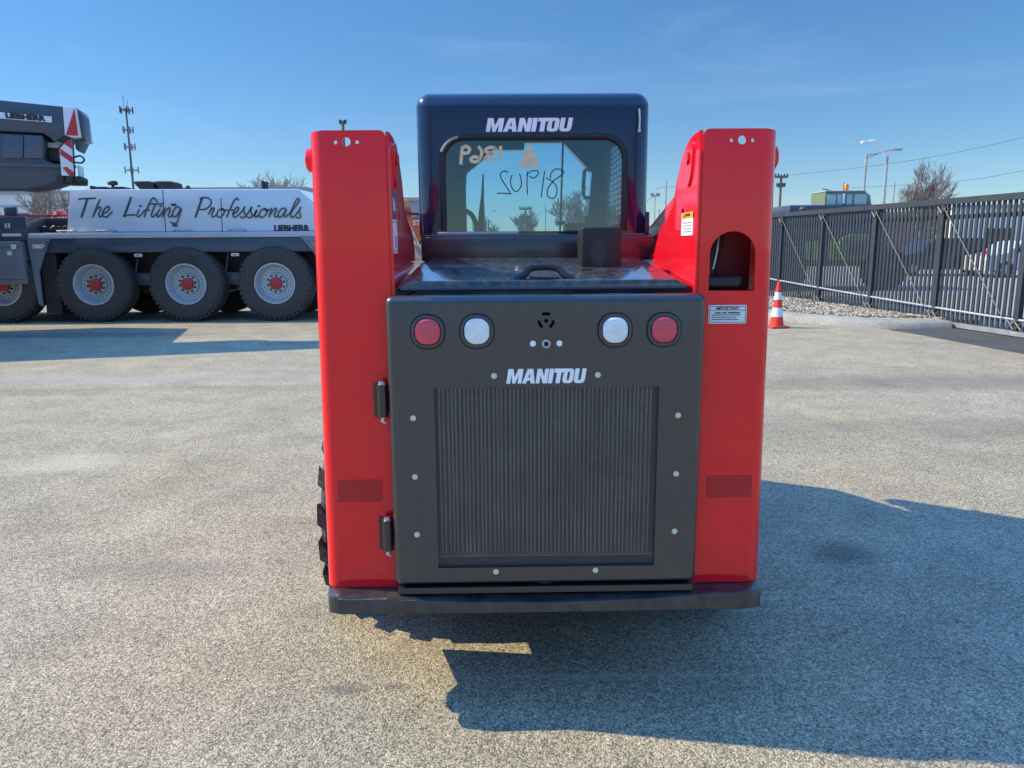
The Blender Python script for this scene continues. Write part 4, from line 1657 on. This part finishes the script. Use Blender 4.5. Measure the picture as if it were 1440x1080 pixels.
obj('white_bracket', bm, LABEL, BMN)
bm = NB()
plate(bm, [bp_(-3, 157.5), bp_(73, 164), bp_(73, 172.5), bp_(-3, 166.5)], [], 'y', -.012, -.001)
mp_ = obj('maker_plate', bm, LABEL, BM1)
bm = NB()
c0, c1 = bp_(1, 162.2), bp_(70, 168)
sl = (c1[1] - c0[1]) / (c1[0] - c0[0])
text_bm(bm, 'LIEBHERR', .095, lambda u, v: ((c0[0] + c1[0]) / 2 + u, -.018, (c0[1] + c1[1]) / 2 + v + u * sl), .007, sx=1.25)
obj('maker_lettering', bm, INK, mp_, sharp=0)
# pedestal and lower carrier that hold the boom, beyond the left edge of the picture
bm = NB()
box(bm, -7.0, -4.6, .1, 1.9, .9, 2.3, .03)
box(bm, -8.5, -4.4, -.2, 2.3, .55, .95, .03)
pd = obj('pedestal', bm, CR_BLACK, BMN)
for x in (-8.0, -6.4, -4.9):
    bm = NB()
    lathe(bm, [(0, -.1), (.5, -.1), (.52, 0), (.5, .35), (0, .35)], 'y', (x, 0, .52), 24)
    obj('wheel', bm, RUBBER, pd)
# ------------------------------------------------------------------ traffic cone
CN = thing('traffic_cone', 'orange traffic cone with two white bands standing at the kerb by the gate', 'traffic cone', (4.72, 13.36, 0), R(8))
bm = NB()
plate(bm, rrect(0, 0, .34, .34, .03, 3), [], 'z', .035, .004, .006)
obj('base', bm, mat('cone_base', (.5, .05, .02), .6, dust=.15), CN)
CH = .80
rr_ = lambda z: .125 - .095 * z / CH
for (z0, z1, m_, nm) in ((.035, .20, CONE_O, 'body'), (.20, .36, CONE_W, 'band'), (.36, .50, CONE_O, 'body'), (.50, .63, CONE_W, 'band'), (.63, .80, CONE_O, 'body')):
    bm = NB()
    pr = [(rr_(z0) + (.002 if nm == 'band' else 0), z0), (rr_(z1) + (.002 if nm == 'band' else 0), z1)]
    if z1 == .80:
        pr += [(.022, .808), (.018, .79), (0, .78)]
    lathe(bm, pr, 'z', (0, 0, 0), 24)
    obj(nm, bm, m_, CN)

# ------------------------------------------------------------------ cantilever slat gate
GT = thing('slat_gate', 'long dark steel sliding gate of close upright slats with diagonal tie rods', 'gate', (6.846, 19.857, 0), R(-82.314))
GL_, GH = 12.6, 2.232


TIE = mat('tie_rod_grey', (.12, .125, .13), .5, metal=.2)


def gbox(x0, x1, y0, y1, z0, z1, bm):
    box(bm, x0, x1, y0, y1, z0, z1)


bm = NB()
x = -1.6
while x < GL_:
    gbox(x - .029, x + .029, .02, .042, .10, 2.19, bm)
    x += .115
obj('slat_panel', bm, GATEM, GT, sharp=0)
bm = NB()
gbox(-1.7, GL_, -.045, .045, 2.13, GH, bm)
obj('top_rail', bm, GATEM, GT, sharp=0)
bm = NB()
gbox(-1.7, GL_, .043, .075, 1.87, 1.945, bm)
obj('upper_rail', bm, GATEM, GT, sharp=0)
bm = NB()
t0 = .55
n_ = 20
pts = [(-1.7 + (GL_ + 1.7) * k / n_, 0, 0) for k in range(n_ + 1)]
zz = lambda s: .27 + .28 * max(0, (8.3 - s) / 8.35) ** 1.25
tube(bm, [(p[0], -.02, zz(p[0])) for p in pts], .021, 6)
obj('track_rail', bm, GALV, GT)
bm = NB()
gbox(-1.7, GL_, -.05, .018, .02, .095, bm)
obj('bottom_rail', bm, GALV, GT, sharp=0)
posts = [.364, 2.295, 4.296, 6.257, 8.16, 10.1]
for s in posts:
    bm = NB()
    gbox(s - .045, s + .045, -.04, .018, .097, 2.128, bm)
    p = obj('post', bm, GATEM, GT, sharp=0)
    for k in (-1, 1):
        for a, b in (((s, -.05, 1.98), (s + k * .11, -.05, 2.10)), ((s + k * .02, -.05, .12), (s + k * .15, -.05, .26)), ((s - k * .02, -.05, .26), (s + k * .14, -.05, .12))):
            bm = NB()
            tube(bm, [a, b], .013, 6)
            obj('gusset', bm, TIE, p)
for s0, s1 in zip(posts[:-1], posts[1:]):
    bm = NB()
    tube(bm, [(s0 + .06, -.06, 2.07), (s1 - .24, -.06, zz(s1 - .24))], .0065, 6)
    obj('tie_rod', bm, TIE, GT)

# ------------------------------------------------------------------ machine behind the gate (upper cab above the gate)
MC = thing('wheeled_machine', 'dark machine behind the gate with pale glazed upper cab, amber beacon and lime panels', 'machine', (10.0, 24.5, 0))
bm = NB()
box(bm, 7.0, 11.5, 23.6, 26.0, .75, 2.35, .06)
box(bm, 8.6, 11.6, 23.8, 25.8, 2.35, 2.62, .04)
obj('body', bm, CR_DARK, MC, world=True)
bm = NB()
plate(bm, [(9.72, 2.60), (9.72, 3.02), (10.95, 3.02), (11.12, 2.90), (11.18, 2.60)], [], 'y', 23.9, 25.0, .03)
UC = obj('upper_cab', bm, CABGREY, MC, world=True)
bm = NB()
box(bm, 9.70, 10.98, 23.86, 25.05, 3.018, 3.05, .012)
obj('cab_roof', bm, mat('roof_grey', (.40, .44, .44), .5), UC, world=True)
for (a, b) in ((9.78, 10.05), (10.09, 10.26), (10.38, 10.55), (10.62, 11.00)):
    bm = NB()
    box(bm, a, b, 23.885, 23.898, 2.62, 2.93, .02)
    obj('cab_pane', bm, mat('pale_glass', (.36, .50, .50), .2), UC, world=True)
bm = NB()
box(bm, 10.24, 10.30, 23.82, 23.88, 2.66, 2.96)
obj('white_mirror', bm, LABEL, UC, world=True)
bm = NB()
lathe(bm, [(.04, 0), (.04, .06), (.075, .08), (.075, .20), (.05, .25), (0, .25)], 'z', (10.52, 24.3, 3.02), 16)
obj('beacon', bm, AMBER, UC, world=True)
bm = NB()
tube(bm, [(10.40, 24.2, 3.0), (10.40, 24.2, 3.32)], .012, 5)
tube(bm, [(10.1, 24.1, 3.03), (9.70, 24.1, 3.12)], .015, 5)
obj('aerial', bm, CR_BLACK, UC, world=True)
for X in (8.5, 11.6):
    bm = NB()
    lathe(bm, [(0, 23.45), (.30, 23.45), (.36, 23.40), (.62, 23.40), (.66, 23.48), (.66, 23.9), (0, 23.9)], 'y', (X, 0, .66), 28)
    obj('wheel', bm, RUBBER, MC, world=True)
for (a, b, z0, z1) in ((9.10, 9.22, .95, 1.52), (9.30, 9.46, .95, 1.52), (9.78, 9.96, .95, 1.52)):
    bm = NB()
    box(bm, a, b, 23.57, 23.598, z0, z1)
    obj('lime_panel', bm, LIME, MC, world=True)
bm = NB()
plate(bm, [(9.98, .95), (9.98, 1.40), (10.12, 1.62), (10.35, 1.72), (10.92, 1.72), (10.98, .95)], [], 'y', 23.35, 23.598, .05, 3)
lh = obj('lime_hood', bm, mat('lime_dull', (.20, .32, .09), .5), MC, world=True)
bm = NB()
box(bm, 10.30, 10.86, 23.33, 23.349, 1.08, 1.52, .01)
obj('hood_grille', bm, CR_DARK, lh, world=True)


def car(root, X0, X1, Y0, Y1, H, paint, hood=.30, low=.28):
    """boxy road car, side on, nose to -x end unless mirrored"""
    Lx = X1 - X0
    bm = NB()
    side = [(X0 + .02, low), (X0, .62), (X0 + .04, .88), (X0 + hood * Lx * .75, .98), (X0 + hood * Lx, 1.02), (X0 + (hood + .12) * Lx, H - .06), (X0 + (hood + .2) * Lx, H),
            (X1 - .22 * Lx * .6, H), (X1 - .05, 1.02), (X1, .85), (X1 - .01, low)]
    wr = .33
    plate(bm, side, [], 'y', Y0, Y1, .05, 3)
    body = obj('body', bm, paint, root, world=True)
    bm = NB()
    win = [(X0 + (hood + .05) * Lx, 1.02), (X0 + (hood + .145) * Lx, H - .09), (X1 - .24 * Lx * .6, H - .09), (X1 - .11, 1.02)]
    plate(bm, win, [], 'y', Y0 - .006, Y0 - .001)
    obj('side_window', bm, CARGL, body, world=True)
    for X in (X0 + .19 * Lx, X1 - .2 * Lx):
        bm = NB()
        lathe(bm, [(0, Y0 - .005), (.20, Y0 - .005), (.215, Y0 - .03), (wr, Y0 - .02), (wr, Y0 + .2), (0, Y0 + .2)], 'y', (X, 0, wr), 22)
        w = obj('wheel', bm, RUBBER, root, world=True)
        bm = NB()
        lathe(bm, [(0, Y0 - .035), (.17, Y0 - .03), (.205, Y0 - .01)], 'y', (X, 0, wr), 16)
        obj('hub_cap', bm, GALV, w, world=True)
    bm = NB()
    box(bm, X1 - .10, X1 + .005, Y0 - .008, Y0 + .12, .80, .98, .01)
    obj('tail_lamp', bm, LAMPR, body, world=True)
    bm = NB()
    box(bm, X0 - .003, X0 + .14, Y0 - .008, Y0 + .12, .70, .82, .01)
    obj('headlamp', bm, LABEL, body, world=True)


DS = thing('dark_suv', 'dark blue black estate car parked behind the gate slats', 'car', (18.8, 33.8, 0), 0, 'cars parked beyond the gate')
car(DS, 16.6, 20.9, 33.0, 34.8, 1.62, CARDK, .26)
WS_ = thing('white_car', 'white car with red tail lamp parked beyond the dark estate car', 'car', (21.4, 31.8, 0), 0, 'cars parked beyond the gate')
car(WS_, 19.35, 23.6, 31.0, 32.7, 1.5, CARW, .20)
for c_ in [o for o in S.objects if o.parent == WS_ and o.name.startswith('body')]:
    bm = NB()
    box(bm, 19.34, 19.46, 30.985, 31.12, .95, 1.12)
    obj('tail_lamp', bm, LAMPR, c_, world=True)

# ------------------------------------------------------------------ orange machine glimpsed between tower and cab
OM = thing('orange_lift', 'orange access machine with white lettering glimpsed between left tower and cab', 'machine', (-3.9, 30.3, 0))
bm = NB()
plate(bm, [(-4.35, 2.55), (-3.25, 2.62), (-3.35, 1.85), (-3.75, 1.45), (-4.1, 1.75)], [], 'y', 30.0, 31.2, .03)
ob = obj('body', bm, ORG, OM, world=True)
bm = NB()
box(bm, -4.6, -3.0, 29.9, 31.3, 1.15, 1.46, .03)
for X in (-4.3, -3.3):
    lathe(bm, [(0, 29.85), (.42, 29.85), (.46, 29.95), (.46, 30.3), (0, 30.3)], 'y', (X, 0, .60), 20)
box(bm, -4.6, -3.0, 30.2, 31.0, .6, 1.15)
obj('undercarriage', bm, CR_BLACK, OM, world=True)
bm = NB()
text_bm(bm, 'STE', .26, lambda u, v: (-3.62 + u, 29.99, 2.33 + v), .008)
obj('lettering', bm, LABEL, ob, world=True, sharp=0)
bm = NB()
box(bm, -4.35, -3.9, 30.1, 30.6, 2.60, 2.95, .03)
obj('motor_cover', bm, ORG, OM, world=True)
bm = NB()
box(bm, -3.55, -3.15, 30.0, 30.5, 2.62, 2.86, .03)
box(bm, -3.45, -3.3, 30.0, 30.3, 2.86, 3.12, .03)
obj('motor_cover', bm, ORG, OM, world=True)
bm = NB()
tube(bm, smooth([(-4.4, 29.95, 2.86), (-4.0, 29.9, 2.72), (-3.6, 29.9, 2.66), (-3.2, 29.95, 2.70)], 5), .05, 8)
obj('hose', bm, HOSE, OM, world=True)
bm = NB()
box(bm, -4.25, -4.0, 30.0, 30.3, 3.0, 3.22, .04)
obj('amber_light', bm, AMBER, OM, world=True)
bm = NB()
box(bm, -4.45, -4.15, 29.9, 30.2, 2.65, 2.82, .05)
obj('white_light', bm, LABEL, OM, world=True)

# ------------------------------------------------------------------ buildings


def building(name, label, X0, X1, Y0, Y1, H, m_, roof=BLD_R, ribs=0, windows=(), band=None):
    b = thing(name, label, 'building', ((X0 + X1) / 2, (Y0 + Y1) / 2, 0), 0, 'industrial buildings around the yard')
    bm = NB()
    box(bm, X0, X1, Y0, Y1, 0, H)
    if ribs:
        x = X0
        while x < X1:
            box(bm, x, x + .08, Y0 - .05, Y0 - .002, 0, H - .02)
            x += ribs
    w = obj('wall', bm, m_, b, world=True, sharp=0)
    bm = NB()
    box(bm, X0 - .15, X1 + .15, Y0 - .15, Y1 + .15, H, H + .25)
    r = obj('roof', bm, roof, b, world=True, sharp=0)
    if band:
        for z in band:
            bm = NB()
            box(bm, X0, X1, Y0 - .06, Y0 - .001, z, z + .12)
            obj('wall_band', bm, roof, w, world=True, sharp=0)
    for (x, z, ww, hh) in windows:
        bm = NB()
        box(bm, x, x + ww, Y0 - .09, Y0 - .055, z, z + hh)
        obj('window', bm, CARGL, w, world=True, sharp=0)
    return b, r


building('white_building', 'low white flat roofed building behind the crane at far left', -62, -33.2, 60, 80, 5.55, BLD_W, band=(4.6,), windows=((-38.8, 2.6, 1.4, 1.5),))
b2, r2 = building('grey_building', 'long low pale grey shed roofline above the crane engine housing', -31.5, -18.5, 70, 95, 6.45, BLD_W, ribs=3.0)
building('blue_grey_building', 'blue grey industrial shed seen between left tower and cab', -14, -5.0, 60, 85, 4.85, BLD_G, ribs=1.2, band=(4.0,))
building('distant_warehouse', 'distant low grey warehouse right of the cab on the horizon', 15, 40, 120, 150, 3.9, BLD_G, ribs=4)
building('brick_building', 'brown brick building behind the dark estate car, seen through gate slats', 27.0, 32.8, 60, 75, 3.5, BRICK, windows=((28, 1.2, 1.2, 1.4),))
building('pale_building', 'long pale building with yellow trim behind the gate at far right', 33.4, 70, 58, 80, 3.9, BLD_W, windows=((36, .9, 1.8, 1.5), (44, .9, 1.8, 1.5)))
building('house_far', 'small grey gabled house low in the rear window view', -1.2, 5.5, 75, 84, 2.4, BLD_G)

# ------------------------------------------------------------------ trees


def branchy(bm, p, d, length, r, lev, rnd, spread, twig):
    n = 3
    pts, rs = [p], [r]
    q, dd = p.copy(), d.copy()
    for k in range(n):
        dd = (dd + Vector((rnd.uniform(-.16, .16), rnd.uniform(-.16, .16), rnd.uniform(-.02, .14)))).normalized()
        q = q + dd * length / n
        pts.append(q.copy())
        rs.append(r * (1 - .35 * (k + 1) / n))
    tube(bm, pts, rs, 5 if lev > 1 else 3, False)
    if lev == 0:
        return
    kids = rnd.randint(3, 4)
    for k in range(kids):
        i = rnd.randint(1, n)
        ax = Vector((rnd.uniform(-1, 1), rnd.uniform(-1, 1), rnd.uniform(-.2, .5))).normalized()
        nd = (dd + ax * spread * rnd.uniform(.6, 1.2)).normalized()
        branchy(bm, pts[i], nd, length * rnd.uniform(.58, .8), max(rs[i] * .6, twig), lev - 1, rnd, spread, twig)


def bare_tree(X, Y, h, label, seed, r=.16, spread=.75, lev=5, twig=.012, group='bare winter trees in the background'):
    t = thing('bare_tree', label, 'tree', (X, Y, 0), 0, group)
    rnd = random.Random(seed)
    bm = NB()
    tube(bm, [(0, 0, 0), (.05, 0, h * .18), (.02, .03, h * .36)], [r, r * .85, r * .7], 8)
    obj('trunk', bm, BARK, t)
    bm = NB()
    for k in range(5):
        a = 2 * math.pi * k / 5 + rnd.uniform(-.4, .4)
        d = Vector((math.cos(a) * spread * .8, math.sin(a) * spread * .8, 1)).normalized()
        branchy(bm, Vector((.02, .03, h * (.22 + .03 * k))), d, h * .27, r * .5, lev - 1, rnd, spread, twig)
    branchy(bm, Vector((.02, .03, h * .36)), Vector((0, 0, 1)), h * .26, r * .6, lev - 1, rnd, spread, twig)
    obj('crown', bm, BARK, t, sharp=0)
    return t


bare_tree(24.1, 45, 5.5, 'bare rounded tree rising above the gate at right', 21, .13, .5, 6, .010)
bare_tree(26.6, 48, 4.4, 'small bare tree just right of the tall bare tree over the gate', 9, .09, .6, 4, .016)
bare_tree(-29.4, 49, 6.2, 'bare red twigged tree in front of the white building', 2, .16, .85, 5, .02)
bare_tree(-24.3, 80, 9.6, 'bare tree above the shed roof left of the left tower', 7, .2, .7, 5, .026)
bare_tree(-21.6, 79, 8.0, 'lower bare tree touching the left tower edge', 12, .2, .8, 5, .026)
bare_tree(-26.8, 84, 8.4, 'faint bare tree furthest left over the shed roof', 15, .2, .8, 5, .026)
for k, (X, Y, h, lab) in enumerate(((-2.2, 66, 3.9, 'low bare tree left of the timber pole in the rear window'), (1.4, 64, 4.4, 'wide bare tree right behind the timber pole in the rear window'),
                                    (4.9, 62, 5.6, 'bare tree right of the round sign in the rear window'), (6.6, 64, 6.2, 'tall thin bare tree near the grab handle in the rear window'),
                                    (8.4, 66, 5.4, 'bare tree furthest right in the rear window'))):
    bare_tree(X, Y, h, lab, 30 + k, .16, .7, 5, .024)
t = thing('conifer', 'dark green conifer at the far left edge in front of the white building', 'tree', (-33.6, 50, 0))
bm = NB()
tube(bm, [(0, 0, 0), (0, 0, 4.6)], [.14, .03], 6)
obj('trunk', bm, BARK, t)
bm = NB()
rnd = random.Random(3)
for k in range(1500):
    z = rnd.uniform(.5, 4.9)
    rad = (4.95 - z) * .34 * math.sqrt(rnd.random())
    a = rnd.uniform(0, 6.283)
    p = Vector((rad * math.cos(a), rad * math.sin(a), z - rad * .25))
    d = Vector((math.cos(a), math.sin(a), rnd.uniform(-.4, .2))) * rnd.uniform(.15, .32)
    s = Vector((-d.y, d.x, rnd.uniform(-.1, .1))).normalized() * .07
    bm.faces.new([bm.verts.new(p - s), bm.verts.new(p + d), bm.verts.new(p + s)])
obj('crown', bm, CONIF, t, sharp=0)

# ------------------------------------------------------------------ poles, lamps, mast, wires


def pole(name, label, cat, X, Y, h, r, m_, arms=(), group=None):
    group = 'timber utility poles' if name == 'utility_pole' else 'thin grey poles in the distance'
    t = thing(name, label, cat, (X, Y, 0), 0, group)
    bm = NB()
    tube(bm, [(0, 0, 0), (0, 0, h)], [r, r * .75], 8)
    obj('pole', bm, m_, t)
    for (z, w) in arms:
        bm = NB()
        box(bm, -w, w, -.06, .06, z - .07, z + .05)
        a = obj('crossarm', bm, m_, t)
        bm = NB()
        for x in (-w * .9, -w * .45, w * .45, w * .9):
            lathe(bm, [(.05, 0), (.06, .06), (.03, .16), (0, .16)], 'z', (x, 0, z + .05), 6)
        obj('insulator', bm, CR_BLACK, a)
    return t


pole('utility_pole', 'timber utility pole top rising above the left tower', 'utility pole', -10.62, 50, 9.25, .12, WOOD, ((9.12, .22),))
pole('utility_pole', 'timber utility pole with crossarms beside the right tower edge', 'utility pole', 17.42, 50, 5.75, .10, WOOD, ((5.62, .42), (5.05, .28)))
pole('utility_pole', 'two armed timber utility pole in the middle of the rear window', 'utility pole', 1.15, 60, 4.35, .10, WOOD, ((4.17, .48), (3.55, .40)))
pole('thin_pole', 'tallest thin pole between cab and right tower', 'pole', 12.04, 60, 6.15, .07, GALV)
pole('thin_pole', 'thin pole nearest the cab, left of the tallest one', 'pole', 11.2, 60, 5.15, .05, GALV, ((5.1, .35),))
pole('thin_pole', 'shortest thin pole between cab and right tower', 'pole', 11.55, 60, 4.1, .05, GALV)
pole('thin_pole', 'short thin pole right of the two street lamps above the gate', 'pole', 29.7, 60, 5.95, .08, GALV)
pole('thin_pole', 'thin pole right of the timber pole in the rear window', 'pole', 2.7, 60, 4.5, .05, GALV)
pole('thin_pole', 'thin pole rising between bare trees right of the round sign', 'pole', 4.1, 58, 4.9, .05, GALV)
pole('thin_pole', 'thin pole rising through the small bare tree over the gate', 'pole', 27.6, 52, 4.9, .05, GALV)
# street lamps
t = thing('street_lamp', 'grey street lamp with straight arm reaching right above the gate', 'street lamp', (20.52, 45, 0), 0, 'street lamps')
bm = NB()
tube(bm, [(0, 0, 0), (0, 0, 6.45)], [.10, .07], 8)
obj('pole', bm, GALV, t)
bm = NB()
tube(bm, smooth([(0, 0, 6.42), (.5, 0, 6.46), (1.0, 0, 6.58), (1.5, 0, 6.70)], 4), .04, 6)
tube(bm, [(0, 0, 6.2), (.8, 0, 6.52)], .03, 6)
obj('arm', bm, GALV, t)
bm = NB()
box(bm, 1.45, 2.02, -.12, .12, 6.62, 6.74, .03)
obj('lamp_head', bm, GALV, t)
t = thing('street_lamp', 'white street lamp with bright curved arm bending left above the gate', 'street lamp', (19.31, 40, 0), 0, 'street lamps')
bm = NB()
tube(bm, [(0, 0, 0), (0, 0, 5.80)], [.10, .07], 8)
obj('pole', bm, GALV, t)
bm = NB()
tube(bm, smooth([(0, 0, 5.70), (-.22, 0, 6.0), (-.50, 0, 6.38), (-.72, 0, 6.52), (-.98, 0, 6.52)], 5), .065, 8)
obj('arm', bm, LAMPW, t)
bm = NB()
box(bm, -1.38, -.95, -.13, .13, 6.42, 6.54, .04)
obj('lamp_head', bm, LAMPW, t)
# round sign seen through the rear window
t = thing('road_sign', 'round road sign back low in the rear window', 'sign', (2.52, 40, 0))
bm = NB()
tube(bm, [(0, 0, 0), (0, 0, 2.75)], .035, 6)
obj('post', bm, GALV, t)
bm = NB()
plate(bm, circ(0, 2.62, .27, 8), [], 'y', -.06, -.04)
obj('sign_plate', bm, GALV, t)
# small street lamp in the rear window
t = thing('street_lamp', 'small street lamp with arm reaching left low in the rear window', 'street lamp', (-1.9, 62, 0), 0, 'street lamps')
bm = NB()
tube(bm, [(0, 0, 0), (0, 0, 3.6)], .05, 6)
tube(bm, smooth([(0, 0, 3.6), (.15, 0, 3.95), (.45, 0, 4.1)], 4), .04, 6)
obj('pole', bm, LAMPW, t)
bm = NB()
box(bm, .4, .75, -.1, .1, 4.05, 4.15)
obj('lamp_head', bm, LAMPW, t)
# cell mast
t = thing('cell_mast', 'tall slender cell mast with four antenna clusters behind the crane', 'mast', (-72.9, 150, 0))
bm = NB()
tube(bm, [(0, 0, 0), (0, 0, 27.4)], [.28, .16], 8)
obj('shaft', bm, CR_DARK, t)
bm = NB()
for x in (-.3, .45):
    tube(bm, [(x, 0, 27), (x, 0, 29.3 - x)], .05, 4)
obj('whip_aerial', bm, CR_DARK, t)
for (z, w, n) in ((27.0, 1.15, 5), (23.4, .9, 5), (20.3, .95, 5), (16.0, 1.15, 4)):
    bm = NB()
    for k in range(n):
        a = 2 * math.pi * k / n + .3
        x, y = w * math.cos(a), w * math.sin(a)
        box(bm, x - .10, x + .10, y - .08, y + .08, z - .62, z + .62)
        tube(bm, [(0, 0, z), (x, y, z)], .07, 4)
    lathe(bm, [(w * .95, z - .12), (w * .95, z + .05), (w * .8, z + .05)], 'z', (0, 0, 0), 12)
    obj('antenna_cluster', bm, CR_GREY if z != 27.0 else CR_DARK, t, sharp=0)


def wire(label, pts, r=.012):
    bm = NB()
    tube(bm, smooth(pts, 8), r, 4)
    tag(obj('power_line', bm, CR_BLACK, None), label, 'power line', 'overhead power lines')


wire('upper thin power line crossing the sky from the right timber pole', [(17.7, 50, 5.70), (24, 50, 6.35), (30.0, 50, 7.35), (40, 50, 9.6)], .009)
wire('lower thin power line at right above the bare tree', [(22, 50, 4.9), (28.7, 50, 5.26), (33.0, 50, 5.90), (44, 50, 7.9)], .009)
wire('thin sagging wire between cab and right tower', [(8, 60, 4.6), (10, 60, 4.55), (11.2, 60, 5.1), (12.04, 60, 5.75), (17.4, 50, 5.05)], .014)
# small wheel loader-like shape glimpsed low at gate's far end, a dark bollard light
t = thing('round_float', 'small dark dome on a post above the far end of the gate', 'post', (8.35, 22.0, 0))
bm = NB()
tube(bm, [(0, 0, 0), (0, 0, 2.35)], .04, 8)
obj('post', bm, GATEM, t)
bm = NB()
lathe(bm, [(.06, 2.33), (.12, 2.36), (.13, 2.42), (.09, 2.48), (0, 2.50)], 'z', (0, 0, 0), 14)
obj('dome', bm, GATEM, t)
